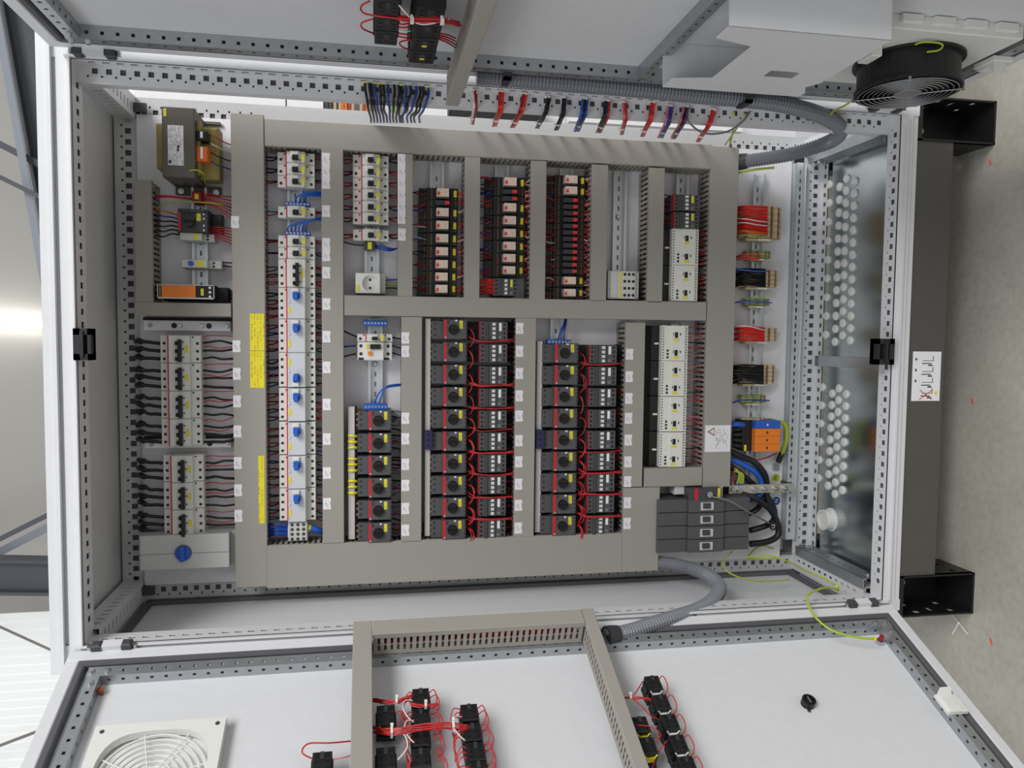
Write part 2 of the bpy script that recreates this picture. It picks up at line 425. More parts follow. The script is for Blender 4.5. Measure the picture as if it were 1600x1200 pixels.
# rear posts (front faces with square holes)
YR = 0.372
for s in (1, -1):
    m = MB()
    x_in = 0.540 if s > 0 else 0.549
    m.perf((s * x_in, YR, Z0 + .0), (0, 0, 1), (s, 0, 0), H, 0.05, holes(H, 0.025, 0.0115, 0.0105, 0.0225, dots=(0.026, 0.031, 0.004)), nrm=(0, -1, 0), depth=0.003)
    m.box(s * x_in, s * (x_in + .003), YR + .004, 0.42, Z0, Z1).box(s * (x_in + .047), s * (x_in + .05), YR + .002, 0.42, Z0, Z1)
    po = m.build('frame_post', 'enclosure_back', enc)
    MB().box(s * (x_in + .004), s * (x_in + .046), YR + .005, YR + .008, Z0, Z1).build('hole_shade_strip', 'gasket', po)  # added dark sheet makes the rear post's holes look shaded
# rear rails
m = MB()
m.perf((-0.577, YR, Z1 - .022), (1, 0, 0), (0, 0, 1), 1.154, 0.054, holes(1.154, 0.025, 0.0125, 0.021, 0.034, dots=(0.039, 0.044, 0.005)), nrm=(0, -1, 0), depth=0.003)
m.box(-.577, .577, YR + .001, 0.42, Z1 + .032, Z1 + .036)
po = m.build('frame_rail', 'enclosure_back', enc)
MB().box(-.53, .53, YR + .005, YR + .008, Z1 - .02, Z1 + .03).build('hole_shade_strip', 'gasket', po)  # added dark sheet, shade for the holes of the upper rear rail
m = MB()
m.perf((-0.577, YR, Z0 - .04), (1, 0, 0), (0, 0, 1), 1.154, 0.055, holes(1.154, 0.025, 0.012, 0.012, 0.025, dots=(0.031, 0.036, 0.005)), nrm=(0, -1, 0), depth=0.003)
m.perf((-0.577, YR - .03, Z0 - .038), (1, 0, 0), (0, 1, 0), 1.154, 0.03, holes(1.154, 0.025, 0.011, 0.008, 0.020), nrm=(0, 0, 1))
po = m.build('frame_rail', 'enclosure', enc)
MB().box(-.53, .53, YR + .005, YR + .008, Z0 - .04, Z0 + .014).box(-.53, .53, YR - .029, YR - .002, Z0 - .0415, Z0 - .0405).build('hole_shade_strip', 'gasket', po)  # two dark sheets imitating shade behind both hole rows
# depth rails
for s in (1, -1):
    L_ = YR - 0.05
    m = MB()
    xs = 0.540
    m.perf((s * xs, 0.05, Z1 - .012), (0, 1, 0), (0, 0, 1), L_, 0.045, holes(L_, 0.025, 0.0075, 0.008, 0.024), nrm=(-s, 0, 0))
    m.perf((s * xs, 0.05, Z1 - .012), (0, 1, 0), (s, 0, 0), L_, 0.05, holes(L_, 0.025, 0.0075, 0.012, 0.030), nrm=(0, 0, -1))
    po = m.build('depth_rail', 'enclosure', enc)
    MB().box(s * (xs + .004), s * (xs + .007), .052, YR - .002, Z1 - .006, Z1 + .03).box(s * (xs + .007), s * (xs + .045), .052, YR - .002, Z1 - .008, Z1 - .005).build('hole_shade_strip', 'gasket', po)  # dark strips imitating shade inside the perforated depth rail
    # dark zinc corner bracket tying the plate to the rear frame
    MB().box(s * .552, s * .572, YR - .022, YR - .014, Z1 - .04, Z1 + .012).box(s * .552, s * .566, YR - .05, YR - .022, Z1 + .006, Z1 + .011).build('corner_bracket', 'dark', enc)
    MB().tube([(s * .56, YR - .022, Z1 - .005), (s * .56, YR - .028, Z1 - .005)], .006, 8).build('bracket_bolt', 'steel', enc)
    m = MB()
    m.perf((s * xs, 0.05, Z0 - .03), (0, 1, 0), (0, 0, 1), L_, 0.045, holes(L_, 0.025, 0.012, 0.012, 0.018), nrm=(-s, 0, 0))
    m.perf((s * xs, 0.05, Z0 + .015), (0, 1, 0), (s, 0, 0), L_, 0.045, holes(L_, 0.025, 0.012, 0.012, 0.018, dots=(.03, .033, .004)), nrm=(0, 0, 1))
    m.build('depth_rail', 'enclosure', enc)
    m = MB()      # zinc plated chassis rail screwed inside it
    m.perf((s * .515, 0.045, Z0 - .028), (0, 1, 0), (0, 0, 1), 0.30, 0.048, holes(0.30, 0.025, 0.005, 0.02, 0.026), nrm=(-s, 0, 0))
    m.box(s * .515, s * .54, 0.045, 0.345, Z0 + .018, Z0 + .020)
    m.build('chassis_rail', 'galv', enc)
    mb = MB()
    for yy, zz in ((0.06, Z0 + .0), (0.31, Z0 - .005), (0.325, Z0 + .012), (0.30, Z0 + .012)):
        for k in range(1): mb.tube([(s * .514, yy, zz), (s * .506, yy, zz)], 0.008, 8)
    mb.build('rail_bolts', 'steel', enc, kind='stuff')
# roof, rear wall, left side panel with its gasket
MB().box(-0.605, 0.605, -0.006, 0.432, ZT - .004, ZT + .012).box(-0.605, 0.605, -0.008, 0.004, ZT - .012, ZT - .004).build('roof_panel', 'enclosure', enc)
MB().box(-0.60, 0.60, 0.424, 0.430, ZB, ZT - .006).build('rear_panel', 'enclosure_back', enc)
MB().box(-0.603, -0.598, 0.012, 0.424, ZB, ZT - .006).build('side_panel', 'enclosure', enc)
g = MB()
for (y0, y1, z0, z1) in ((.056, .07, Z0, Z1 - .02), (.352, .37, Z0, Z1 - .02), (.07, .352, Z1 - .034, Z1 - .02), (.07, .352, Z0 + .022, Z0 + .034)):
    g.box(-.598, -.588, y0, y1, z0, z1)
g.build('panel_gasket', 'gasket', enc)
# galvanised floor plate with a cross strap
gp = MB(); zg = Z0 - .040
gp.box(-.535, .535, .046, .325, zg - .003, zg)
mat('gland_zinc', (186, 194, 194), 0.2, 1.0, var=0.1, scale=14)
gpo = gp.build('gland_plate', 'gland_zinc', enc)
pa, pb_ = at_z(1268, 563, zg + .012), at_z(1374, 563, zg + .012)
MB().box(pa.x - .014, pa.x + .014, .044, .33, zg + .004, zg + .010).box(pa.x - .014, pa.x + .014, .31, .33, zg + .01, zg + .03).build('cross_strap', 'steel', enc)
# black plastic lock keepers on the front rails
def keeper(u0, v0, u1, v1, s):
    p, q = at(u0, v0, -0.012), at(u1, v1, -0.012)
    m = MB(); z0_, z1_ = min(p.z, q.z), max(p.z, q.z); x0_, x1_ = min(p.x, q.x), max(p.x, q.x)
    m.box(x0_, x1_, -0.014, 0.012, z0_, z0_ + .006 if s > 0 else z0_ + .012).box(x0_, x1_, -0.014, 0.012, z1_ - (.012 if s > 0 else .006), z1_)
    m.box(x0_, x0_ + .012, -0.014, 0.012, z0_, z1_).box(x1_ - .012, x1_, -0.014, 0.012, z0_, z1_).box(x0_, x1_, 0.0, 0.014, z0_, z1_)
    m.box(x0_ + .006, x1_ - .006, -0.018, -0.006, (z0_ + z1_) / 2 - .003, (z0_ + z1_) / 2 + .003)
    m.build('lock_keeper', 'black_soft', enc)
keeper(114, 513, 143, 563, 1); keeper(1371, 529, 1396, 570, -1)
# white plugs closing the holes in the floor plate
def plugs(n, u0, v0, u1, v1): return [(u0 + (u1 - u0) * i / (n - 1), v0 + (v1 - v0) * i / (n - 1)) for i in range(n)]
PL = plugs(9, 1296, 288, 1290, 523) + plugs(13, 1311.5, 292, 1304, 534)[:13] + plugs(14, 1322.5, 279, 1316, 524) + plugs(14, 1335, 283, 1328, 532)
PL += plugs(6, 1285, 605, 1279, 747) + plugs(9, 1300, 615, 1293, 759) + plugs(10, 1310.5, 607, 1304, 772) + plugs(9, 1322, 616, 1315.5, 766)
mp = MB(); mp.cyl(0, 0, 0, .004, .0112, 16).cyl(0, 0, .004, .006, .0112, 16, .009).cyl(0, 0, .006, .0065, .0075, 12)
plug_me = mp.mesh('cable_plug', 'white_plastic')
ROWS = [(9, 'hose', 'sparse rear', -1), (13, 'hose', 'second', -1), (14, 'hose', 'third', -1), (14, 'hose', 'front', -1),
        (6, 'cap', 'sparse rear', 1), (9, 'cap', 'second', 1), (10, 'cap', 'third', 1), (9, 'cap', 'front', 1)]
i = 0
for (n, sd, rw, dr) in ROWS:
    for k in range(n):
        u, v = PL[i]; i += 1
        q = at_z(u, v, zg + .003)
        o = link('cable_plug', plug_me); o.location = (q.x, q.y, zg)
        tag(o, 'white plate plug, %s from the strap in the %s row on the %s side' % (ORD[k if dr > 0 else n - 1 - k], rw, sd), 'plug', 'white plugs in the floor plate')
q = at_z(1292, 812, zg + .012)
mc = MB(); mc.cyl(0, 0, 0, .022, .027, 24).ring(0, 0, .022, .026, .021, .027, 24).cyl(0, 0, 0, .003, .031, 24)
o = mc.build('round_cap', 'white_plastic', smooth=False); o.location = (q.x, q.y, zg)
tag(o, 'large round white cap on the cabinet floor plate', 'cap')

# ------------------------------------------------------------------ doors
def door_frame(side):
    if side == 'L':
        th = math.radians(24.0); O = Vector((-.582, -.020, 0)); b = Vector((math.sin(th), math.cos(th), 0)); n = Vector((math.cos(th), -math.sin(th), 0))
    else:
        th = math.radians(1.5); O = Vector((.575, -.025, 0)); b = Vector((math.sin(th), -math.cos(th), 0)); n = Vector((-math.cos(th), -math.sin(th), 0))
    a = Vector((0, 0, -1)); M = Matrix((a, b, n)).transposed().to_4x4(); M.translation = O
    return M
DM = {'L': door_frame('L'), 'R': door_frame('R')}
def dpx(side, u, v, h):
    M = DM[side]; O = M.translation; n = M.to_3x3().col[2]; d = ray(u, v)
    t = ((O + n * h - CAM_LOC).dot(n)) / d.dot(n)
    q = M.inverted() @ (CAM_LOC + d * t)
    return q.x, q.y
def make_door(side):
    sg = -1 if side == 'L' else 1          # direction of b away from the hinge
    e0 = 0.020 * (1 if side == 'L' else 0) + (0.006 if side == 'R' else 0)
    e0 = 0.020 if side == 'L' else 0.006
    eN = e0 + sg * 0.597
    A0, A1 = (-(ZO + 1.732), -(ZO - .019)) if side == 'L' else (-(ZO + 1.734), -(ZO - .012))
    m = MB()
    lo, hi = min(e0, eN), max(e0, eN)
    m.box(A0, A1, lo, hi, -.004, 0)
    w = .030; h = .016
    def ringbox(mb, ins, wd, c0, c1):
        a0, a1, l, r = A0 + ins, A1 - ins, lo + ins, hi - ins
        mb.box(a0, a1, l, l + wd, c0, c1).box(a0, a1, r - wd, r, c0, c1).box(a0, a0 + wd, l + wd, r - wd, c0, c1).box(a1 - wd, a1, l + wd, r - wd, c0, c1)
    d = m.build('door', 'enclosure', enc); d.matrix_world = DM[side]
    def ringparts(ins, wd, c0, c1, nm, mt, ch):
        a0, a1, l, r = A0 + ins, A1 - ins, lo + ins, hi - ins
        for q in ((a0, a1, l, l + wd), (a0, a1, r - wd, r), (a0, a0 + wd, l + wd, r - wd), (a1 - wd, a1, l + wd, r - wd)):
            MB().cbox(*q, c0, c1, ch).build(nm, mt, d)
    ringparts(0, .024, 0, h, 'door_edge', 'enclosure', .002)
    ringparts(.025, .013, 0, .017, 'gasket', 'gasket', .003)
    # perforated strips: U sections 22 wide, 24 high
    def strip(along, pos0, pos1, t0, t1):
        mb = MB(); Ls = t1 - t0; wd = pos1 - pos0
        hs = holes(Ls, .025, .006, wd / 2 - .003, wd / 2 + .003)
        hs2 = holes(Ls, .025, .006, .010, .016)
        if along == 'a':
            mb.perf((t0, pos0, .024), (1, 0, 0), (0, 1, 0), Ls, wd, hs, nrm=(0, 0, 1))
            mb.perf((t0, pos0, 0), (1, 0, 0), (0, 0, 1), Ls, .024, hs2, nrm=(0, -1, 0)); mb.perf((t0, pos1, 0), (1, 0, 0), (0, 0, 1), Ls, .024, hs2, nrm=(0, 1, 0))
        else:
            mb.perf((pos0, t0, .024), (0, 1, 0), (1, 0, 0), Ls, wd, hs, nrm=(0, 0, 1))
            mb.perf((pos0, t0, 0), (0, 1, 0), (0, 0, 1), Ls, .024, hs2, nrm=(-1, 0, 0)); mb.perf((pos1, t0, 0), (0, 1, 0), (0, 0, 1), Ls, .024, hs2, nrm=(1, 0, 0))
        mb.build('perforated_strip', 'galv', d)
    i0, i1 = .052, .074
    strip('a', lo + i0, lo + i1, A0 + .05, A1 - .05); strip('a', hi - i1, hi - i0, A0 + .05, A1 - .05)
    strip('b', A0 + i0, A0 + i1, lo + i1, hi - i1); strip('b', A1 - i1, A1 - i0, lo + i1, hi - i1)
    sc = MB()
    for (aa, bb) in ((A0 + .058, e0 + sg * .063), (A1 - .058, e0 + sg * .063), (A0 + .085, e0 + sg * .063), (A1 - .085, e0 + sg * .063), (A0 + .063, e0 + sg * .09), (A1 - .063, e0 + sg * .09)):
        sc.cyl(aa, bb, .024, .030, .006, 8, .004)
    sc.build('strip_screws', 'steel', d, kind='stuff')
    # hinges along the hinge edge
    hp = (.07, .62, 1.13, 1.68) if side == 'L' else (.06, .62, 1.13, 1.68)
    for k in range(3):
        ac = [A0 + .075, (A0 + A1) / 2 + .06, A1 - .075][k]
        hm = MB(); bb = e0 - sg * 0.002
        for q0 in (-.036, .018): MB().cbox(ac + q0, ac + q0 + .018, bb - .008, bb + .010, .016, .030, .003).build('hinge', 'dark', d)
        MB().box(ac - .018, ac + .018, bb - .006, bb + .012, .016, .026).build('hinge_knuckle', 'enclosure', d)
        MB().cyl(ac - .040, bb, .016, .024, .005, 8).cyl(ac + .040, bb, .016, .024, .005, 8).build('hinge_screws', 'steel', d, kind='stuff')
    return d, (A0, A1, lo, hi, e0, sg)
doorL, DL = make_door('L'); doorR, DR = make_door('R')

# ------------------------------------------------------------------ plinth
pl = thing('plinth', 'dark cabinet plinth with black hollow corner pieces', 'plinth')
MB().box(-.505, .503, .008, .012, .105, ZB).box(-.505, .503, .012, .03, .105, .108).build('trim_panel', 'plinth', pl)
for s in (1, -1):
    for y0, y1 in ((0.004, .125), (.29, .405)):
        m = MB(); x0, x1 = (.50, .598) if s > 0 else (-.598, -.50)
        m.box(x0, x1, y0, y1, ZB - .004, ZB).box(x0, x1, y0, y1, 0, .005)
        xo = x1 if s > 0 else x0; xi = x0 if s > 0 else x1
        hs = [(0.03, 0.042, 0.02, 0.035), (0.03, 0.042, 0.07, 0.085), (0.08, 0.088, 0.03, 0.05), (0.12, 0.135, 0.02, 0.035), (0.12, 0.135, 0.07, 0.085), (0.165, .175, .045, .06)]
        m.perf((xo, y0, 0.005), (0, 0, 1), (0, 1, 0), ZB - .009, y1 - y0, hs, nrm=(s, 0, 0))
        m.perf((xi, y0, 0.005), (0, 0, 1), (0, 1, 0), ZB - .009, y1 - y0, hs[:3], nrm=(-s, 0, 0))
        m.box(x0, x1, y1 - .003, y1, .005, ZB - .004)
        m.box(x0, x1, y0, y0 + .004, ZB - .012, ZB - .004).box(x0, x0 + .004, y0, y0 + .012, 0, ZB).box(x1 - .004, x1, y0, y0 + .012, 0, ZB)
        m.build('corner_piece', 'plinth_black', pl)
    MB().tube([(s * .55, .115, .115), (s * .55, .106, .115)], .008, 8).build('corner_bolt', 'steel', pl)

# ------------------------------------------------------------------ mounting plate
pa0 = px(219, 520, 0)[0]; pa1 = px(1229, 520, 0)[0]
mp = MB().box(pa0, pa1, -.552, .55, -.003, 0).build('mounting_plate', 'plate_galv'); mp.matrix_world = PM(0, 0)
tag(mp, 'zinc plated mounting plate carrying all the switchgear', 'mounting plate')
MB().box(px(400, 185, .004)[0], px(1140, 220, .004)[0], .5505, .580, -.003, .002).build('edge_strip', 'enclosure_back', mp)
# slotted support rail along its lower edge
m = MB(); ra0, ra1 = px(1238, 520, .01)[0], px(1251, 520, .01)[0]
m.perf((ra0, -.5, .01), (0, 1, 0), (1, 0, 0), 1.02, ra1 - ra0, holes(1.02, .0215, .012, .007, .0115), nrm=(0, 0, 1))
m.box(ra0 - .001, ra0, -.5, .52, -.01, .01).box(ra1, ra1 + .001, -.5, .52, -.012, .012)
o = m.build('slotted_rail', 'rail_zinc'); o.matrix_world = PM(0, 0)
tag(o, 'long slotted zinc rail between mounting plate and perforated frame rail', 'rail')
o = MB().box(px(1229, 520, -.004)[0] , ra0 - .001, -.53, .53, -.012, -.006).build('plate_foot', 'galv', mp)

# ------------------------------------------------------------------ wiring ducts
CD = .080
def duct(rect, along, label, c=CD, fill='black_soft', M=None, sl=True, walls=(1, 1)):
    """slotted wiring duct: rect a0,a1,b0,b1"""
    a0, a1, b0, b1 = rect
    ac, bc = (a0 + a1) / 2, (b0 + b1) / 2
    root = thing('wiring_duct', label, 'wiring duct', (PM(ac, bc) if M is None else M @ Matrix.Translation((ac, bc, 0))), 'grey wiring ducts')
    la, lb = (a1 - a0) / 2, (b1 - b0) / 2
    m = MB(); hgt = c - .010
    m.box(-la + .001, la - .001, -lb + .001, lb - .001, .0005, .003)
    L = 2 * (la if along == 'a' else lb) - .004; wd = (lb if along == 'a' else la) - .0015
    n = int(L / .0125); hs = []
    for i in range(n):
        t = (L - (n - 1) * .0125) / 2 + i * .0125
        if t < .004 or t > L - .004: continue
        hs += [(t - .0026, t + .0026, c * .14, c * .38), (t - .0011, t + .0011, c * .38, c * .45), (t - .0026, t + .0026, c * .45, hgt - .004)]
    for k, s in enumerate((-1, 1)):
        if along == 'a': m.perf((-L / 2, s * wd, .002), (1, 0, 0), (0, 0, 1), L, hgt, hs if walls[k] else [], depth=.0012, nrm=(0, s, 0))
        else: m.perf((s * wd, -L / 2, .002), (0, 1, 0), (0, 0, 1), L, hgt, hs if walls[k] else [], depth=.0012, nrm=(s, 0, 0))
    m.build('body', 'duct', root)
    cv = MB().cbox(-la, la, -lb, lb, c - .012, c, .0012)
    cover = cv.build('cover', 'duct', root)
    w = MB()
    for i in range(6):
        o1 = random.uniform(-.6, .6) * wd; h_ = c * (.14 + .098 * i)
        pts = [(-L / 2 + .01 + (L - .02) * k / 6, o1 + random.uniform(-.25, .25) * wd, h_ + random.uniform(-.05, .05) * c) for k in range(7)]
        if along == 'b': pts = [(p[1], p[0], p[2]) for p in pts]
        w.tube(pts, .0035, 4)
    w.build('wire_fill', fill, root, kind='stuff')
    return root, cover, (ac, bc)
D = {}
DUCTS = [('D1', (364, 178, 415, 918), 'b', 'broad grey wiring duct across the cabinet with two yellow stickers'),
 ('D2', (413.5, 206, 1113, 246), 'a', 'long grey duct on the plate edge with the tied wire bundles'),
 ('D3', (1105, 229, 1148, 761), 'b', 'grey wiring duct carrying the white warning label'),
 ('D4', (417, 843, 972, 907), 'a', 'widest grey duct along the plate edge facing the grille door'),
 ('D5', (973, 762, 1030, 893), 'b', 'short wide grey duct beside the large moulded case switch'),
 ('D6', (1007, 731, 1097.5, 760), 'a', 'short grey duct between the row of four white modules and the main switch'),
 ('D7', (538, 466.5, 1104, 497), 'a', 'grey duct through the middle of the plate'),
 ('D8', (503, 232, 537, 849), 'b', 'long grey duct with paper labels beside the blue-lever breakers'),
 ('D9', (621.5, 240, 645, 463), 'b', 'narrow grey duct between small breakers and the eight-relay row'),
 ('D10', (726, 245, 750, 466), 'b', 'narrow grey duct between the eight-relay and seven-relay rows'),
 ('D11', (829, 251, 853, 468), 'b', 'narrow grey duct between the seven-relay row and the slim relays'),
 ('D12', (924, 257, 949, 471), 'b', 'narrow grey duct between the slim relays and the bare rail'),
 ('D13', (1013, 262, 1037, 473), 'b', 'narrow grey duct between the bare rail and two small contactors'),
 ('D14', (627, 495, 659, 847), 'b', 'grey duct between the six starters and the ten-starter block'),
 ('D15', (804.5, 497, 836, 839), 'b', 'grey duct between the ten-starter and nine-starter blocks'),
 ('D16', (976, 504, 1006, 761), 'b', 'grey duct between the nine-starter block and four white modules'),
 ('D17', (210, 281, 238, 472), 'b', 'short grey duct between cabinet frame and lone round-knob starter'),
 ('D18', (210, 473, 361, 494), 'a', 'short grey duct beside the orange safety relay')]
for (k, r_, al, lb_) in DUCTS: D[k] = duct(R(*r_, CD), al, lb_, fill='red_dark' if k in ('D9', 'D10', 'D11', 'D12', 'D13', 'D15', 'D16', 'D3') else 'black_soft')

def sticker(dk, u0, v0, u1, v1, m='print_label', name='sticker', label=None, notch=True, c=CD):
    root, cover, (ac, bc) = D[dk]; a0, a1, b0, b1 = R(u0, v0, u1, v1, c)
    mb = MB(); w = a1 - a0; hb = b1 - b0
    x0, x1, y0, y1 = -w / 2, w / 2, -hb / 2, hb / 2
    if notch: mb.prism([(x0, y0), (x1, y0), (x1, y0 + hb * .3), (x1 - w * .1, y0 + hb * .5), (x1, y0 + hb * .7), (x1, y1), (x0, y1)], 0, .0006)
    else: mb.box(x0, x1, y0, y1, 0, .0006)
    o = mb.build(name, m, cover, label=label); o.location = ((a0 + a1) / 2 - ac, (b0 + b1) / 2 - bc, c + .0002)
    return o
for v in (347, 541, 584, 627, 674, 723.5, 766, 806): sticker('D1', 361.2 + (v - 347) * .0115, v - 9.3, 373.5 + (v - 347) * .0115, v + 9.3)
for v0, v1 in ((239, 258), (258, 277), (277, 295), (321, 339), (372, 390), (390, 408), (417, 435), (466, 484), (517, 535), (565, 583), (623, 641), (677, 695), (730, 748), (778, 796)):
    sticker('D8', 503.3 + (v0 - 239) * .003, v0, 515.6 + (v0 - 239) * .003, v1)
for i in range(6): sticker('D9', 621.4, 240.5 + 18.2 * i, 633.5, 258.7 + 18.2 * i)
sticker('D9', 622, 357, 634, 376)
for v in (528, 549, 653.5, 685.5, 725.5, 758.5, 794.5, 828.5): sticker('D14', 627.3, v - 8.8, 639.5, v + 8.8)
for i, v in enumerate((513, 549, 583.5, 618.5, 650, 688.5, 721.5, 756.5, 789.5, 825)): sticker('D15', 806.3 - i * .25, v - 8.7, 817.8 - i * .25, v + 8.7)
for i, v in enumerate((553.5, 588.5, 622.5, 653.5, 687.5, 721.5, 752.5)): sticker('D16', 978 - i * .5, v - 8.5, 989.3 - i * .5, v + 8.5)
sticker('D5', 974.6, 777, 986, 794); sticker('D5', 974, 809, 985.3, 826.5)
sticker('D1', 390.5, 490, 413, 547.5, 'print_yellow', 'warning_sticker', 'broad yellow sticker with small print', False)
sticker('D1', 390.8, 548.5, 413, 606, 'print_yellow', 'warning_sticker', 'second broad yellow sticker with small print', False)
sticker('D1', 404, 712, 413.5, 818, 'print_yellow', 'warning_sticker', 'narrow yellow sticker with small print', False)
wl = sticker('D3', 1101.5, 664.5, 1141, 706, 'print_warning', 'warning_label', 'white label with a warning triangle', False)
# triangle: apex points up in the cabinet, i.e. towards -a
tr = MB(); t0 = -.024
for k0, k1, mm_ in ((.0105, .0004, 'beam_dark'),):
    pass
def tri(mb, ca, cb, s_, c0, c1): return mb.prism([(ca - s_ * .62, cb), (ca + s_ * .38, cb - s_ * .58), (ca + s_ * .38, cb + s_ * .58)], c0, c1)
tri(MB(), -.017, .018, .020, .0007, .0009).build('warning_triangle', 'rust_cap', wl)
tri(MB(), -.0163, .018, .0135, .0009, .0010).build('warning_triangle_field', 'print_white', wl)

# ------------------------------------------------------------------ DIN rails
def rail(u0, v0, u1, v1, label, wide=.035, h=.015):
    """upright hat rail seen between v0 and v1; u at mid length"""
    a0, a1, b0, b1 = R(u0, v0, u1, v1, h)
    ac, bc = (a0 + a1) / 2, (b0 + b1) / 2; la = wide / 2; lb = (b1 - b0) / 2
    root = thing('din_rail', label, 'mounting rail', PM(ac, bc), 'zinc mounting rails')
    prof = [(-la, h), (-la, h - .0012), (-la * .72, h - .0012), (-la * .72, 0.0005), (la * .72, .0005), (la * .72, h - .0012), (la, h - .0012), (la, h), (la * .66, h), (la * .66, .0018), (-la * .66, .0018), (-la * .66, h)]
    MB().extr(prof, 'ac', -lb, lb).build('hat_section', 'rail_zinc', root)
    m = MB(); n = int(2 * lb / .025)
    for i in range(n): m.box(-.0022, .0022, -lb + .006 + i * .025, -lb + .018 + i * .025, .0018, .0021)
    if n: m.build('slots', 'grey_wire', root, kind='stuff')
    return root
rail(297, 290, 327, 470, 'mounting rail behind the orange safety relay')
rail(446, 236, 478, 848, 'mounting rail behind the long row of blue-lever breakers')
rail(571, 240, 591, 460, 'mounting rail behind the socket outlet', .035)
rail(575, 498, 598, 640, 'mounting rail behind the residual current switch with yellow button')
rail(671, 254, 694, 462, 'mounting rail behind the eight-relay row')
rail(772, 258, 795, 432, 'mounting rail behind the seven-relay row')
rail(875, 264, 893, 462, 'mounting rail behind the slim relays')
rail(955, 268, 981, 470, 'bare mounting rail with one screw head', .036)
rail(1056, 272, 1074, 470, 'mounting rail behind the two small contactors')
rail(862, 498, 879, 540, 'short mounting rail between middle duct and nine starters')
rail(1165, 272, 1197, 756, 'mounting rail carrying the beige terminal strips')
rail(1046, 506, 1066, 728, 'mounting rail behind the row of four white modules')

# ------------------------------------------------------------------ breakers
def screws(mb, fs, La, Wb, bs, h, r=.0034):
    for f in fs:
        for b_ in bs: mb.cyl((f - .5) * La, b_ * Wb, h - .0004, h + .0003, r, 8)
CACHE = {}
def parts_of(key, fn):
    """build the part meshes of one kind once; every copy shares them"""
    if key not in CACHE: CACHE[key] = fn()
    return CACHE[key]
def place(key, fn, name, label, cat, a, b, group, c=0.0):
    root = thing(name, label, cat, PM(a, b, c), group)
    for (pn, me, kd) in parts_of(key, fn):
        link(pn, me, root, kd)
    return root
def mk_mcb1(La, Wb, body='white_plastic'):
    def fn():
        A = lambda f: (f - .5) * La
        h1, h2 = .050, .066; g = .0004; P = []
        m = MB().cbox(A(0), A(1), -Wb / 2 + g, Wb / 2 - g, .008, h1).cbox(A(.245), A(.745), -Wb / 2 + g, Wb / 2 - g, h1, h2, .002)
        P.append(('body', m.mesh('body', body), None))
        P.append(('red_stripe', MB().box(A(.235), A(.262), -Wb / 2 + g, Wb / 2 - g, h1, h2 + .0004).mesh('red_stripe', 'red'), None))
        P.append(('lever_hood', MB().cbox(A(.36), A(.60), -Wb * .10, Wb * .48, h2, h2 + .007, .003).mesh('lever_hood', body), None))
        P.append(('lever', MB().cbox(A(.42), A(.575), -Wb * .30, Wb * .12, h2, h2 + .012, .002).box(A(.52), A(.58), -Wb * .22, -Wb * .02, h2, h2 + .016).mesh('lever', 'black'), None))
        P.append(('tag', MB().box(A(.665), A(.745), -Wb * .3, Wb * .3, h2, h2 + .0008).mesh('tag', 'yellow_tag'), None))
        s = MB(); screws(s, (.09, .905), La, Wb, (-.14,), h1, .0036); screws(s, (.19, .80), La, Wb, (.33,), h1, .002); screws(s, (.62,), La, Wb, (-.25,), h2, .002)
        P.append(('terminal_screws', s.mesh('terminal_screws', 'term_hole'), 'stuff'))
        return P
    return fn
def mk_mcb3(La, Wb):
    def fn():
        A = lambda f: (f - .5) * La
        h1, h2 = .050, .066; g = .0005; P = []
        m = MB().cbox(A(0), A(1), -Wb / 2 + g, Wb / 2 - g, .008, h1).cbox(A(.225), A(.755), -Wb / 2 + g, Wb / 2 - g, h1, h2, .002)
        P.append(('body', m.mesh('body', 'white_plastic'), None))
        P.append(('red_stripe', MB().box(A(.215), A(.243), -Wb / 2 + g, Wb / 2 - g, h1, h2 + .0004).mesh('red_stripe', 'red'), None))
        P.append(('lever_bar', MB().cbox(A(.485), A(.57), -Wb * .46, Wb * .34, h2, h2 + .014, .002).mesh('lever_bar', 'black'), None))
        t = MB()
        for k in range(3):
            b0 = -.42 + k * .28; t.cbox(A(.41), A(.485), Wb * b0, Wb * (b0 + .13), h2, h2 + .009, .002)
        P.append(('lever', t.mesh('lever', 'black'), 'stuff'))
        P.append(('tag', MB().box(A(.64), A(.72), -Wb * .13, Wb * .12, h2, h2 + .0008).mesh('tag', 'yellow_tag'), None))
        s = MB(); screws(s, (.095, .91), La, Wb, (-.36, -.08, .2), h1, .0036); screws(s, (.2, .80), La, Wb, (.42,), h1, .0022); screws(s, (.6,), La, Wb, (-.3, 0, .25), h2, .002)
        P.append(('terminal_screws', s.mesh('terminal_screws', 'term_hole'), 'stuff'))
        return P
    return fn
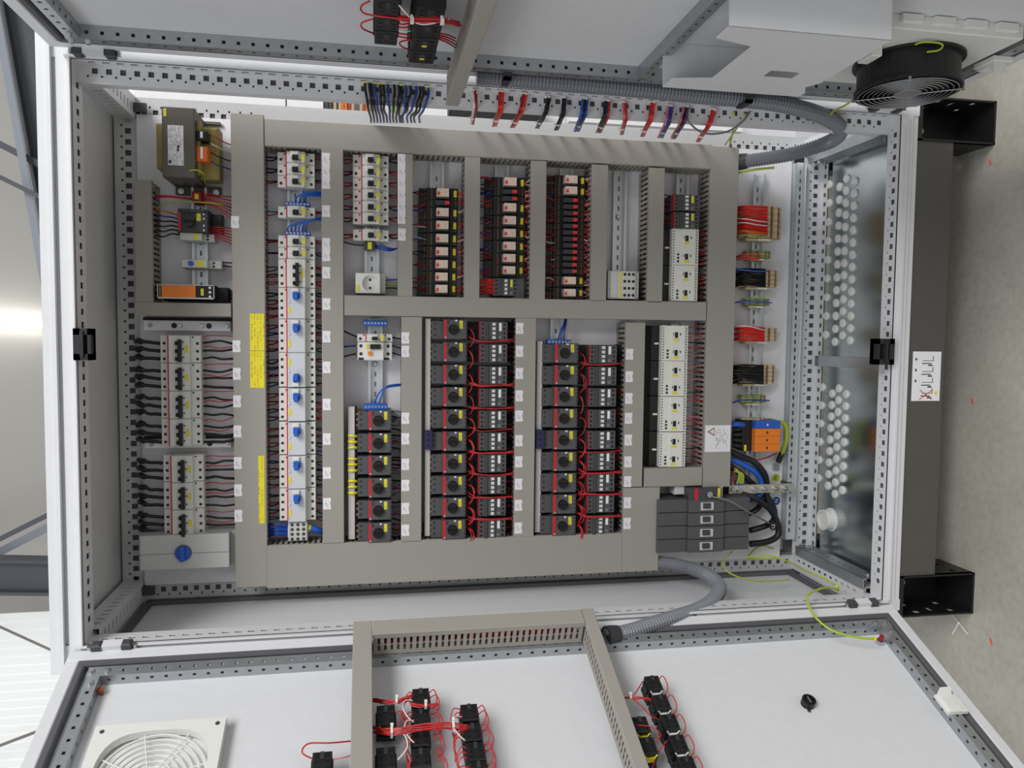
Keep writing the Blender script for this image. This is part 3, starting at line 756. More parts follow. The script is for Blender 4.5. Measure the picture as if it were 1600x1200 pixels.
def mk_rcbo(La, Wb, flip=False):
    def fn():
        A = lambda f: (f - .5) * La
        q = -1 if flip else 1
        h1, h2 = .050, .068; g = .0005; P = []
        m = MB().cbox(A(0), A(1), -Wb / 2 + g, Wb / 2 - g, .008, h1).box(A(.235), A(.29), -Wb / 2 + g, Wb / 2 - g, h1, h2)
        P.append(('body', m.mesh('body', 'white_plastic'), None))
        P.append(('face', MB().cbox(A(.29), A(.745), -Wb / 2 + g, Wb / 2 - g, h1, h2, .0015).mesh('face', 'light_face'), None))
        P.append(('red_stripe', MB().box(A(.232), A(.262), -Wb / 2 + g, Wb / 2 - g, h1, h2 + .0004).mesh('red_stripe', 'red'), None))
        P.append(('lever_hood', MB().cbox(A(.40), A(.58), q * Wb * .34, q * Wb * .48, h2, h2 + .006, .0025).mesh('lever_hood', 'white_plastic'), None))
        P.append(('lever', MB().cbox(A(.41), A(.60), q * Wb * .16, q * Wb * .34, h2, h2 + .010, .002).cbox(A(.44), A(.56), q * Wb * .10, q * Wb * .30, h2, h2 + .018, .002).mesh('lever', 'blue'), None))
        P.append(('tag', MB().box(A(.275), A(.345), -q * Wb * .32, -q * Wb * .12, h2, h2 + .0008).mesh('tag', 'yellow_tag'), None))
        P.append(('test_button', MB().cbox(A(.28), A(.32), q * Wb * .0, q * Wb * .07, h2, h2 + .002, .0005).mesh('test_button', 'white_plastic'), None))
        s = MB(); screws(s, (.09, .91), La, Wb, (-.38, -.15, .08, .3), h1, .0036); screws(s, (.2, .80), La, Wb, (.43,), h1, .002)
        P.append(('terminal_screws', s.mesh('terminal_screws', 'term_hole'), 'stuff'))
        return P
    return fn
HN = .058       # mean face height used to read breaker outlines
# four and three three-pole breakers above the broad duct
a0, a1, b0, b1 = R(250, 523.5, 314, 697, HN); LaA = a1 - a0; WA = (b1 - b0) / 4
for i in range(4):
    place(('m3', 0), mk_mcb3(LaA, WA), 'circuit_breaker', 'three-pole breaker, %s from the short duct in the four-breaker group' % ORD[i], 'circuit breaker', (a0 + a1) / 2, b1 - WA * (i + .5), 'three-pole breakers')
a0, a1, b0, b1 = R(254.5, 711, 318, 837.5, HN); W2 = (b1 - b0) / 3
for i in range(3):
    place(('m3', 1), mk_mcb3(LaA, W2), 'circuit_breaker', 'three-pole breaker, %s from the blue-knob switch box in the three-breaker group' % ORD[2 - i], 'circuit breaker', (a0 + a1) / 2, b1 - W2 * (i + .5), 'three-pole breakers')
# the long row with red stripe
a0, a1, b0, b1 = R(433, 237, 491.5, 293, HN); LaB = a1 - a0; W1 = (b1 - b0) / 3; acB = (a0 + a1) / 2
for i in range(3):
    place(('m1', 0), mk_mcb1(LaB, W1), 'circuit_breaker', 'single-pole breaker, %s from the edge duct in the end group of three' % ORD[i], 'circuit breaker', acB, b1 - W1 * (i + .5), 'single-pole breakers of the long row')
def col_b(v0, v1):
    a0, a1, b0, b1 = R(433.5 + (v0 - 237) * .004, v0, 491.7 + (v0 - 237) * .004, v1, HN); return (a0 + a1) / 2, (b0 + b1) / 2, b1 - b0
a_, b_, w_ = col_b(322, 341)
place(('m1', 0), mk_mcb1(LaB, W1), 'circuit_breaker', 'lone single-pole breaker between two blue neutral terminals', 'circuit breaker', a_, b_, 'single-pole breakers of the long row')
for i, (v0, v1) in enumerate(((367.5, 386), (386, 404.5))):
    a_, b_, w_ = col_b(v0, v1)
    place(('m1', 0), mk_mcb1(LaB, W1), 'circuit_breaker', 'single-pole breaker %s' % ('touching the blue neutral bar with fanned wires', 'next to the three-pole breaker of the long row')[i], 'circuit breaker', a_, b_, 'single-pole breakers of the long row')
a_, b_, w_ = col_b(404.5, 449.5)
place(('m3b', 0), mk_mcb3(LaB, w_), 'circuit_breaker', 'three-pole breaker between single-pole breakers and blue-lever breakers', 'circuit breaker', a_, b_, 'three-pole breakers')
RB_ = [449.5, 498.5, 551, 605, 659, 711, 763.5, 814.5]
for i in range(7):
    a_, b_, w_ = col_b(RB_[i], RB_[i + 1])
    fl = i == 2
    place(('rcbo', i == 0, fl), mk_rcbo(LaB, w_, fl), 'residual_breaker', 'blue-lever residual current breaker, %s from the screw block at the row end' % ORD[6 - i], 'circuit breaker', a_, b_, 'blue-lever breakers')
# six single-pole breakers in the second row, then one more
a0, a1, b0, b1 = R(551, 241, 607.5, 350.5, HN); LaC = a1 - a0; WC = (b1 - b0) / 6
for i in range(6):
    place(('m1', 1), mk_mcb1(LaC, WC), 'circuit_breaker', 'single-pole breaker, %s of six counted from the cabinet edge duct' % ORD[i], 'circuit breaker', (a0 + a1) / 2, b1 - WC * (i + .5), 'six single-pole breakers')
a0, a1, b0, b1 = R(551.5, 358, 607.5, 376, HN)
place(('m1', 1), mk_mcb1(LaC, WC), 'circuit_breaker', 'single-pole breaker beside the small yellow terminal', 'circuit breaker', (a0 + a1) / 2, (b0 + b1) / 2, 'single-pole breakers')
a0, a1, b0, b1 = R(558, 521.5, 613.5, 534, HN)
place(('m1', 2), mk_mcb1(a1 - a0, b1 - b0), 'circuit_breaker', 'single-pole breaker joined to the yellow-button residual switch', 'circuit breaker', (a0 + a1) / 2, (b0 + b1) / 2, 'single-pole breakers')
a0, a1, b0, b1 = R(558.5, 534.5, 613, 563, HN)
def mk_rcd():
    La, Wb = a1 - a0, b1 - b0; A = lambda f: (f - .5) * La; P = []
    P.append(('body', MB().cbox(A(0), A(1), -Wb / 2, Wb / 2, .008, .05).cbox(A(.24), A(.75), -Wb / 2, Wb / 2, .05, .066).mesh('body', 'white_plastic'), None))
    P.append(('lever', MB().cbox(A(.36), A(.66), Wb * .12, Wb * .38, .066, .074).mesh('lever', 'black'), None))
    P.append(('test_button', MB().cyl(A(.36), -Wb * .12, .066, .071, .0055, 12).mesh('test_button', 'orange'), None))
    P.append(('tag', MB().box(A(.25), A(.33), Wb * .1, Wb * .38, .066, .067).mesh('tag', 'yellow_tag'), None))
    s = MB(); screws(s, (.1, .88), La, Wb, (-.15, .28), .05, .0042); s.box(A(.03), A(.18), -Wb * .49, -Wb * .36, .05, .0505).box(A(.72), A(.92), -Wb * .49, -Wb * .36, .05, .0505)
    P.append(('terminal_screws', s.mesh('terminal_screws', 'term_hole'), 'stuff')); return P
place('rcd', mk_rcd, 'residual_switch', 'white residual current switch with a round yellow test button', 'residual switch', (a0 + a1) / 2, (b0 + b1) / 2, None)

# ------------------------------------------------------------------ motor starters and contactors
HS = .084
def mk_starter(La, Wb):
    def fn():
        A = lambda f: (f - .5) * La; P = []
        m = MB().cbox(A(.03), A(.36), -Wb * .5, Wb * .44, .006, .066, .001).cbox(A(.34), A(1), -Wb * .5, Wb * .5, .006, HS, .0015)
        P.append(('body', m.mesh('body', 'starter'), None))
        P.append(('red_stripe', MB().box(A(.345), A(.425), -Wb * .47, Wb * .5, HS, HS + .0006).mesh('red_stripe', 'red'), None))
        k = MB().cyl(A(.615), 0.0, HS, HS + .006, .0125, 20).cyl(A(.615), 0, HS + .006, HS + .009, .0115, 20, .010)
        P.append(('knob', k.mesh('knob', 'black'), None))
        P.append(('knob_grip', MB().cbox(A(.615) - .0095, A(.615) + .0095, -.0022, .0022, HS + .009, HS + .014, .0008).mesh('knob_grip', 'black_gloss'), None))
        P.append(('tag', MB().box(A(.78), A(.875), Wb * .04, Wb * .46, HS, HS + .0008).mesh('tag', 'print_tag'), None))
        s = MB()
        for b_ in (-.28, .02, .30): s.cyl(A(.12), b_ * Wb, .066, .0665, .0035, 8)
        for b_ in (-.4, -.2, 0, .2, .4): s.cyl(A(.965), b_ * Wb, HS, HS + .0006, .0024, 8)
        s.box(A(.44), A(.50), Wb * .28, Wb * .46, HS, HS + .0005)
        P.append(('terminal_screws', s.mesh('terminal_screws', 'dark2'), 'stuff'))
        w = MB().box(A(.385), A(.41), -Wb * .46, -Wb * .38, HS + .0006, HS + .0012).box(A(.66), A(.72), Wb * .42, Wb * .5, HS, HS + .002)
        P.append(('white_marks', w.mesh('white_marks', 'white_plastic'), 'stuff'))
        c = MB()
        for b_ in (-.28, .02, .30): c.box(A(-.01), A(.03), b_ * Wb - .002, b_ * Wb + .002, .045, .062)
        P.append(('comb_pins', c.mesh('comb_pins', 'copper'), 'stuff'))
        return P
    return fn
def mk_contactor(La, Wb, tagm='paper', base=None):
    def fn():
        A = lambda f: (f - .5) * La; P = []; h = .078
        m = MB().cbox(A(.04), A(1), -Wb * .5, Wb * .46, .006, h, .0012)
        P.append(('body', m.mesh('body', 'starter'), None))
        P.append(('red_stripe', MB().box(A(.015), A(.06), -Wb * .46, Wb * .46, .070, h + .0006).mesh('red_stripe', 'red_dark'), None))
        P.append(('front_bridge', MB().cbox(A(.24), A(.34), -Wb * .5, Wb * .46, h, h + .005, .001).cbox(A(.5), A(.66), -Wb * .5, Wb * .46, h, h + .002, .0008).mesh('front_bridge', 'dark'), None))
        s = MB()
        for b_ in (-.36, -.13, .10, .33): s.cyl(A(.135), b_ * Wb, h, h + .0006, .0033, 8); s.cyl(A(.89), b_ * Wb, h, h + .0006, .0033, 8)
        P.append(('terminal_screws', s.mesh('terminal_screws', 'black'), 'stuff'))
        w = MB()
        for b_ in (-.36, -.13, .10, .33): w.cbox(A(.47), A(.58), (b_ - .075) * Wb, (b_ + .075) * Wb, h, h + .004, .0008)
        P.append(('white_pushers', w.mesh('white_pushers', 'white_plastic'), 'stuff'))
        P.append(('tag', MB().box(A(.70), A(.79), -Wb * .02, Wb * .40, h, h + .0008).mesh('tag', tagm), None))
        P.append(('sensor_window', MB().box(A(.68), A(.78), -Wb * .42, -Wb * .27, h, h + .0006).mesh('sensor_window', 'grey_wire'), None))
        if base:
            P.append(('adapter', MB().box(A(base[0]), A(base[1]), -Wb * .52, Wb * .46, .003, .0058).box(A(base[0]), A(.03), -Wb * .52, Wb * .46, .0058, .040).box(A(base[0] * .6), A(base[0] * .3), -Wb * .3, Wb * .2, .04, .055).mesh('adapter', 'black_soft'), None))
            P.append(('outlet_block', MB().box(A(1), A(base[1]), -Wb * .52, Wb * .46, .0058, .034).mesh('outlet_block', 'black_soft'), None))
        return P
    return fn
def starter_block(vs_, ul0, ul1, ur0, ur1, uc, title, anchor, key):
    """rows at pixel heights vs_; starter between ul..ur, (first row, last row)"""
    n = len(vs_); rows = []
    for i, v in enumerate(vs_):
        f = (v - vs_[0]) / (vs_[-1] - vs_[0])
        u0, u1 = ul0 + (ul1 - ul0) * f, ur0 + (ur1 - ur0) * f
        a0, a1, b0, b1 = R(u0, v - 15.5, u1, v + 15.0, HS)
        if i == 0: La, Wb = a1 - a0, b1 - b0
        rows.append(((a0 + a1) / 2, (b0 + b1) / 2))
    am = sum(r[0] for r in rows) / n
    bs = [rows[0][1] + (rows[-1][1] - rows[0][1]) * i / (n - 1) for i in range(n)]
    for i in range(n):
        place((key, 's'), mk_starter(La, Wb), 'motor_starter', 'dark round-knob motor starter, %s %s' % (ORD[i], title), 'motor starter', am, bs[i], anchor)
    if uc:
        a0, a1, _, _ = R(uc[0], vs_[0] - 14, uc[1], vs_[0] + 14, .078)
        c0, c1, _, _ = R(uc[2], vs_[-1] - 14, uc[3], vs_[-1] + 14, .078)
        ac = (a0 + a1 + c0 + c1) / 4
        for i in range(n):
            place((key, 'c'), mk_contactor(a1 - a0, Wb, base=(-.42, 1.25)), 'contactor', 'dark contactor with four white pushers, %s %s' % (ORD[i], title), 'contactor', ac, bs[i] - .0015, anchor + ' contactors')
    return am, bs, La, Wb
VJ = [515, 550, 585.5, 620.5, 655.5, 690, 725, 759.5, 794, 828]
VK = [552, 587, 621, 653.5, 688, 722, 755, 790, 822]
VC = [657.5, 692.5, 728, 763, 798, 833]
bJ = starter_block(VJ, 673, 674, 729, 728.5, (747.5, 792.5, 746, 791), 'from the middle duct in the ten-row block', 'ten-row starter block', 'J')
bK = starter_block(VK, 847.5, 845, 903.5, 900, (918.5, 963.5, 915, 960), 'from the middle duct in the nine-row block', 'nine-row starter block', 'K')
bC = starter_block(VC, 557, 557.5, 612, 611.5, None, 'from the middle duct in the six-row block without contactors', 'six-row starter block', 'C')
def comb(u0, v0, u1, v1, c, label):
    a0, a1, b0, b1 = R(u0, v0, u1, v1, c); t = thing('comb_busbar', label, 'busbar cover', PM((a0 + a1) / 2, (b0 + b1) / 2))
    MB().cbox(-(a1 - a0) / 2, (a1 - a0) / 2, -(b1 - b0) / 2, (b1 - b0) / 2, c - .022, c, .001).build('cover', 'bus_cover', t)
    MB().box((a1 - a0) / 2, (a1 - a0) / 2 + .005, -(b1 - b0) / 2, (b1 - b0) / 2, c - .03, c - .012).build('bar', 'black', t)
    MB().box(-(a1 - a0) / 2, -(a1 - a0) / 2 + .004, -(b1 - b0) / 2, -(b1 - b0) / 2 + .02, 0, c - .022).build('foot', 'black', t)
    return t
comb(664, 497.5, 672.5, 838, .064, 'pale comb busbar cover along the ten-row starter block')
comb(837.5, 533, 846.5, 832, .064, 'pale comb busbar cover along the nine-row starter block')
comb(544, 635.5, 554.5, 843, .064, 'pale comb busbar cover along the six-row starter block')
def feed_block(u0, v0, u1, v1, label):
    a0, a1, b0, b1 = R(u0, v0, u1, v1, .075); t = thing('feed_terminal', label, 'terminal block', PM((a0 + a1) / 2, (b0 + b1) / 2))
    la, lb = (a1 - a0) / 2, (b1 - b0) / 2
    MB().cbox(-la, la, -lb, lb, .066, .080, .0015).build('body', 'blue_navy', t)
    s = MB()
    for k in (-.6, 0, .6): s.cyl(0, k * lb, .08, .0806, .004, 8)
    s.build('terminal_screws', 'black', t, kind='stuff')
feed_block(663, 672.5, 675.5, 702, 'navy three-screw feed terminal on the ten-row comb busbar')
feed_block(838, 671.5, 850, 701, 'navy three-screw feed terminal on the nine-row comb busbar')
# two small contactors with yellow tags, one more at the end of the seven-relay row
for i, (v0, v1) in enumerate(((303, 329.5), (331, 357))):
    a0, a1, b0, b1 = R(1051.5, v0, 1092.5, v1, .078)
    place('c2', mk_contactor(a1 - a0, b1 - b0, 'yellow_tag'), 'contactor', 'small contactor with yellow tag, %s' % ('farther from the white modules', 'touching the white modules')[i], 'contactor', (a0 + a1) / 2, (b0 + b1) / 2, 'small contactors')
a0, a1, b0, b1 = R(770, 434, 809, 462, .078)
place('c3', mk_contactor(a1 - a0, b1 - b0, 'yellow_tag'), 'contactor', 'small contactor at the end of the seven-relay row', 'contactor', (a0 + a1) / 2, (b0 + b1) / 2, None)
# round-knob motor switch of the upper left corner with its thin relay
a0, a1, b0, b1 = R(278, 327, 325, 363, .08)
def mk_sw():
    La, Wb = a1 - a0, b1 - b0; A = lambda f: (f - .5) * La; P = []
    P.append(('body', MB().cbox(A(-.12), A(.1), -Wb * .5, Wb * .5, .006, .05).cbox(A(0), A(1), -Wb * .5, Wb * .5, .006, .08).box(A(.02), A(.9), Wb * .36, Wb * .5, .08, .086).cbox(A(1), A(1.35), -Wb * .4, Wb * .45, .006, .03).mesh('body', 'dark2'), None))
    P.append(('red_stripe', MB().box(A(0), A(.09), -Wb * .46, Wb * .36, .08, .0808).mesh('red_stripe', 'red'), None))
    P.append(('knob', MB().cyl(A(.37), -Wb * .04, .08, .09, .0125, 20).cbox(A(.37) - .009, A(.37) + .009, -Wb * .04 - .002, -Wb * .04 + .002, .09, .096).mesh('knob', 'black'), None))
    P.append(('tag', MB().box(A(.62), A(.76), 0, Wb * .34, .08, .0808).mesh('tag', 'print_tag'), None))
    s = MB()
    for b_ in (-.4, -.2, .1, .3): s.cyl(A(.86), b_ * Wb, .08, .0808, .0025, 8)
    P.append(('terminal_screws', s.mesh('terminal_screws', 'grey_plastic'), 'stuff')); return P
place('sw', mk_sw, 'motor_starter', 'lone round-knob motor starter near the transformer', 'motor starter', (a0 + a1) / 2, (b0 + b1) / 2, None)
def thin_relay(u0, v0, u1, v1, label, blue):
    a0, a1, b0, b1 = R(u0, v0, u1, v1, .07); La, Wb = a1 - a0, b1 - b0; A = lambda f: (f - .5) * La
    t = thing('timer_relay', label, 'relay', PM((a0 + a1) / 2, (b0 + b1) / 2), 'thin grey relays')
    MB().cbox(A(-.02), A(1.2), -Wb / 2, Wb / 2, .006, .05).cbox(A(.0), A(.8), -Wb / 2, Wb / 2, .05, .07).build('body', 'grey_plastic', t)
    if blue: MB().cyl(A(.3), 0, .07, .074, .006, 14).build('dial', 'blue', t)
    MB().box(A(.5), A(.68), -Wb * .4, Wb * .4, .07, .0708).build('tag', 'yellow_tag', t)
    s = MB().cyl(A(.95), Wb * .22, .05, .0506, .003, 8).cyl(A(.95), -Wb * .22, .05, .0506, .003, 8); s.build('terminal_screws', 'term_hole', t, kind='stuff')
thin_relay(281, 363.5, 324, 375.5, 'thin grey relay touching the lone round-knob starter', False)
thin_relay(283, 405.5, 334, 418.5, 'thin grey timer relay with a blue dial', True)
# orange safety relay
a0, a1, b0, b1 = R(246, 445, 335, 467, .09); La, Wb = a1 - a0, b1 - b0; A = lambda f: (f - .5) * La
t = thing('safety_relay', 'black safety relay with orange front and pale rim', 'relay', PM((a0 + a1) / 2, (b0 + b1) / 2))
MB().box(A(.02), A(1.18), -Wb * .6, Wb * .42, .006, .05).box(A(0), A(1), -Wb / 2, Wb / 2, .05, .09).build('body', 'black_soft', t)
MB().box(A(0), A(1), -Wb / 2, -Wb / 2 + .003, .088, .0925).box(A(0), A(1), Wb / 2 - .0015, Wb / 2, .088, .0925).box(A(0), A(.012), -Wb / 2, Wb / 2, .088, .0925).box(A(.988), A(1), -Wb / 2, Wb / 2, .088, .0925).build('rim', 'grey_plastic', t)
MB().cbox(A(.075), A(.67), -Wb * .40, Wb * .44, .09, .0925, .0006).build('front', 'orange', t, label='plain orange front field')
MB().box(A(.76), A(.81), -Wb * .25, Wb * .25, .09, .091).build('tag', 'yellow_tag', t)
s = MB()
for k in range(3): s.cyl(A(.92), (-.32 + .32 * k) * Wb, .09, .0908, .003, 8)
for k in range(5): s.box(A(.035), A(.055), (-.36 + .17 * k) * Wb, (-.30 + .17 * k) * Wb, .09, .0908)
s.build('terminals', 'white_plastic', t, kind='stuff')
# red terminal with yellow tag beside the transformer
a0, a1, b0, b1 = R(299, 299, 314, 315, .06)
t = thing('signal_terminal', 'small dark red terminal with yellow tag beside the transformer', 'terminal block', PM((a0 + a1) / 2, (b0 + b1) / 2)); la, lb = (a1 - a0) / 2, (b1 - b0) / 2
MB().cbox(-la, la, -lb, lb, .006, .06).build('body', 'red_dark', t); MB().box(-la * .3, la * .5, -lb * .5, lb * .5, .06, .061).build('tag', 'yellow_tag', t)

# ------------------------------------------------------------------ relays
HRL = .066
def mk_relay(La, Wb, kind):
    def fn():
        A = lambda f: (f - .5) * La; P = []
        m = MB().box(A(0), A(.19), -Wb / 2, Wb / 2, .006, .030).box(A(.19), A(.42), -Wb / 2, Wb / 2, .006, .040).box(A(.42), A(.86), -Wb / 2, Wb / 2, .006, .036).box(A(.80), A(1), -Wb / 2, Wb / 2, .006, .044)
        P.append(('socket', m.mesh('socket', 'black'), None))
        g = MB(); nb = 3 if Wb > .02 else 2
        for f, h in ((.16, .030), (.32, .040), (.93, .044)):
            for k in range(nb * 2): g.box(A(f - .012), A(f + .012), (-.44 + .88 * (k + .25) / (nb * 2)) * Wb, (-.44 + .88 * (k + .75) / (nb * 2)) * Wb, h, h + .0008)
        P.append(('contacts', g.mesh('contacts', 'gold'), 'stuff'))
        if kind == 'clear':
            P.append(('relay_case', MB().cbox(A(.43), A(.74), -Wb * .30, Wb * .36, .036, HRL, .001).mesh('relay_case', 'relay_clear'), None))
            P.append(('relay_base', MB().box(A(.42), A(.75), -Wb * .42, -Wb * .30, .036, .058).mesh('relay_base', 'dark'), None))
            P.append(('coil_mark', MB().box(A(.445), A(.505), -Wb * .2, Wb * .08, HRL, HRL + .0005).mesh('coil_mark', 'red_bright'), None))
            P.append(('tag', MB().cbox(A(.875), A(.955), -Wb * .22, Wb * .30, .044, .052, .001).mesh('tag', 'print_tag'), None))
        else:
            P.append(('relay_case', MB().cbox(A(.40), A(.74), -Wb * .38, Wb * .38, .036, HRL - .006, .001).mesh('relay_case', 'dark2'), None))
            P.append(('red_lever', MB().cbox(A(.64), A(.76), -Wb * .25, Wb * .25, HRL - .006, HRL - .002, .0006).mesh('red_lever', 'red_bright'), None))
        return P
    return fn
def relay_col(u0, u1, items, title, key, drift):
    for kind, vs_, hp in items:
        n = len(vs_)
        for i, v in enumerate(vs_):
            d = (v - 290) * drift
            a0, a1, b0, b1 = R(u0 + d, v - hp / 2, u1 + d, v + hp / 2, .055)
            if (key, kind) not in CACHE: CACHE[(key, kind)] = mk_relay(a1 - a0, b1 - b0, kind)()
            lab = ('clear interface relay, %s %s' if kind == 'clear' else 'slim dark relay with red lever, %s %s') % (ORD[i] if n > 1 else 'only one', title)
            place((key, kind), None, 'relay', lab, 'relay', (a0 + a1) / 2, (b0 + b1) / 2, title)
relay_col(656, 717, [('clear', [302, 332.5, 352.5, 373, 393.5, 413.5, 433, 452], 19.4), ('slim', [317], 10.5)], 'from the edge duct in the eight-relay row', 'rD', -.015)
relay_col(761, 822, [('clear', [285, 325, 345, 365, 385, 404, 423], 19.2), ('slim', [299.5, 310.5], 10)], 'from the edge duct in the seven-relay row', 'rE', -.015)
relay_col(857, 916, [('clear', [281.5, 298.5, 439, 458], 18), ('slim', [313 + 10.07 * i for i in range(12)], 9.7)], 'from the edge duct in the slim-relay row', 'rF', -.015)

# ------------------------------------------------------------------ white logic modules
def mk_module(La, Wb):
    def fn():
        A = lambda f: (f - .5) * La; P = []; h = .072
        P.append(('base', MB().box(A(-.30), A(.98), -Wb * .49, Wb * .49, .006, .052).mesh('base', 'black'), None))
        m = MB().cbox(A(.0), A(1), -Wb * .497, Wb * .497, .052, h, .001).cbox(A(.34), A(.86), -Wb * .497, Wb * .497, h, h + .004, .001)
        P.append(('housing', m.mesh('housing', 'module'), None))
        s = MB()
        for k in range(12):
            b_ = (-.46 + .92 * (k + .5) / 12) * Wb
            s.box(A(.02), A(.07), b_ - .0012, b_ + .0012, h, h + .0006).box(A(.91), A(.945), b_ - .0016, b_ + .0016, h, h + .0006)
        for k in range(3): s.cyl(A(.22), (-.40 + k * .095) * Wb, h, h + .0006, .0032, 8)
        P.append(('terminal_holes', s.mesh('terminal_holes', 'term_hole'), 'stuff'))
        for cb in (.22, -.28):
            P.append(('window', MB().box(A(.46), A(.58), Wb * (cb - .07), Wb * (cb + .09), h + .004, h + .0046).mesh('window', 'black'), None))
            P.append(('tag', MB().box(A(.42), A(.62), Wb * (cb - .16), Wb * (cb - .09), h + .004, h + .0046).mesh('tag', 'yellow_tag'), None))
            P.append(('side_slots', MB().box(A(.40), A(.43), Wb * cb, Wb * (cb + .07), h + .004, h + .0046).box(A(.66), A(.70), Wb * cb, Wb * (cb + .07), h + .004, h + .0046).mesh('side_slots', 'dark'), 'stuff'))
        P.append(('clip', MB().box(A(-.20), A(-.05), -Wb * .04, Wb * .01, .052, .058).mesh('clip', 'white_plastic'), None))
        return P
    return fn
for i, (v0, v1) in enumerate(((357.5, 414.3), (414.3, 471))):
    a0, a1, b0, b1 = R(1050.5 - i * .6, v0, 1091.3 - i * .6, v1, .072)
    place('modH', mk_module(a1 - a0, b1 - b0), 'logic_module', 'white two-window module, %s the small contactors' % ('touching', 'second from')[i], 'module', px(1070.6, 414, .072)[0], (b0 + b1) / 2, 'white two-window modules')
for i in range(4):
    v0, v1 = 508.5 + 55.4 * i, 508.5 + 55.4 * (i + 1)
    a0, a1, b0, b1 = R(1034.5 - i * 1.1, v0, 1075.2 - i * 1.1, v1, .072)
    place('modI', mk_module(a1 - a0, b1 - b0), 'logic_module', 'white two-window module, %s from the middle duct in the row of four' % ORD[i], 'module', px(1053, 619, .072)[0], (b0 + b1) / 2, 'white two-window modules')
# four-row terminal module on the bare rail
a0, a1, b0, b1 = R(950.5, 423.5, 999, 467, .07); La, Wb = a1 - a0, b1 - b0; A = lambda f: (f - .5) * La
t = thing('terminal_module', 'pale module with four rows of three dark sockets', 'module', PM((a0 + a1) / 2, (b0 + b1) / 2))
MB().box(A(-.12), A(.05), -Wb / 2, Wb / 2, .006, .055).box(A(.05), A(1.05), -Wb / 2, Wb / 2, .006, .05).build('base', 'dark', t)
MB().cbox(A(0), A(1), -Wb / 2, Wb / 2, .05, .066).cbox(A(.3), A(.86), -Wb / 2, Wb / 2, .066, .072).build('housing', 'grey_plastic', t)
for k in range(4):
    b_ = (.38 - .25 * k) * Wb
    MB().box(A(.34), A(.42), b_ - .006, b_ + .005, .072, .0728).build('tag', 'yellow_tag', t)
    s = MB()
    for f in (.52, .655, .79): s.cyl(A(f), b_, .072, .0726, .0038, 10)
    s.build('sockets', 'black', t, kind='stuff')
s = MB()
for k in range(12):
    b_ = (-.45 + .9 * k / 11) * Wb
    s.box(A(.04), A(.08), b_ - .001, b_ + .001, .066, .0666).box(A(.92), A(.96), b_ - .001, b_ + .001, .066, .0666)
s.build('terminal_holes', 'term_hole', t, kind='stuff')
q = px(968.5, 337.5, .018); t = MB().cyl(0, 0, .002, .008, .0075, 12, .005).build('screw_head', 'steel'); t.matrix_world = PM(*q)
tag(t, 'round screw head in the bare mounting rail', 'screw')
q = px(586, 569, .018); t = MB().cyl(0, 0, .002, .008, .0075, 12, .005).build('screw_head', 'steel'); t.matrix_world = PM(*q)
tag(t, 'round screw head in the rail beside the yellow-button switch', 'screw')

# ------------------------------------------------------------------ socket outlet, neutral terminals, small blocks
a0, a1, b0, b1 = R(555.5, 427, 593.5, 458, .062); La, Wb = a1 - a0, b1 - b0
t = thing('socket_outlet', 'white rail-mounted socket outlet with round recess', 'socket outlet', PM((a0 + a1) / 2, (b0 + b1) / 2))
MB().cbox(-La / 2, La / 2 + .014, -Wb / 2, Wb / 2, .006, .045).build('body', 'grey_plastic', t)
f = MB(); n = 28; rr = min(La, Wb) * .40; ca = La * .10
sq = []
for i in range(n):
    th = 6.28318 * i / n; c_, s_ = math.cos(th), math.sin(th); k = 1 / max(abs(c_), abs(s_))
    sq.append((max(-La / 2, min(La / 2, ca + c_ * k * La)), max(-Wb / 2, min(Wb / 2, s_ * k * Wb * .5))))
circ = [(ca + rr * math.cos(6.28318 * i / n), rr * math.sin(6.28318 * i / n)) for i in range(n)]
V = [(p[0], p[1], .062) for p in sq] + [(p[0], p[1], .062) for p in circ] + [(p[0], p[1], .048) for p in circ] + [(p[0], p[1], .045) for p in sq]
F = [(i, (i + 1) % n, n + (i + 1) % n, n + i) for i in range(n)] + [(n + i, n + (i + 1) % n, 2 * n + (i + 1) % n, 2 * n + i) for i in range(n)] + [tuple(range(2 * n, 3 * n))] + [((i + 1) % n, i, 3 * n + i, 3 * n + (i + 1) % n) for i in range(n)]
f.add(V, F).build('face', 'white_plastic', t)
MB().cyl(ca, Wb * .19, .0482, .049, .003, 10).cyl(ca, -Wb * .22, .0482, .049, .003, 10).build('pin_holes', 'black', t, kind='stuff')
MB().box(-La * .46, -La * .34, -Wb * .42, -Wb * .1, .062, .063).build('tag', 'yellow_tag', t)
def neutral(u0, v0, u1, v1, c, label, n=7):
    a0, a1, b0, b1 = R(u0, v0, u1, v1, c); la, lb = (a1 - a0) / 2, (b1 - b0) / 2
    t = thing('neutral_terminal', label, 'terminal block', PM((a0 + a1) / 2, (b0 + b1) / 2), 'blue neutral terminals')
    MB().cbox(-la, la, -lb, lb, c - .022, c, .001).box(-la * .3, la * .3, -lb, lb, .010, c - .022).build('body', 'blue', t)
    s = MB()
    for k in range(n): s.cyl(-la + la * 2 * (k + .5) / n, 0, c, c + .0006, min(lb, .004) * .7, 8)
    s.build('terminal_screws', 'steel', t, kind='stuff'); return t
neutral(568, 500.5, 605, 509.5, .05, 'blue neutral terminal between middle duct and yellow-button switch')
neutral(569, 631, 605, 640.5, .06, 'blue neutral terminal with two looping blue wires')
neutral(855.5, 530.5, 892.5, 538, .06, 'blue neutral terminal touching the nine-row starter block')
neutral(445.5, 315.5, 484, 322, .05, 'blue neutral terminal touching the lone single-pole breaker')
neutral(445.5, 361.5, 485, 367.5, .05, 'blue neutral terminal with fanned blue wires')
a0, a1, b0, b1 = R(569, 378.5, 586, 389, .05)
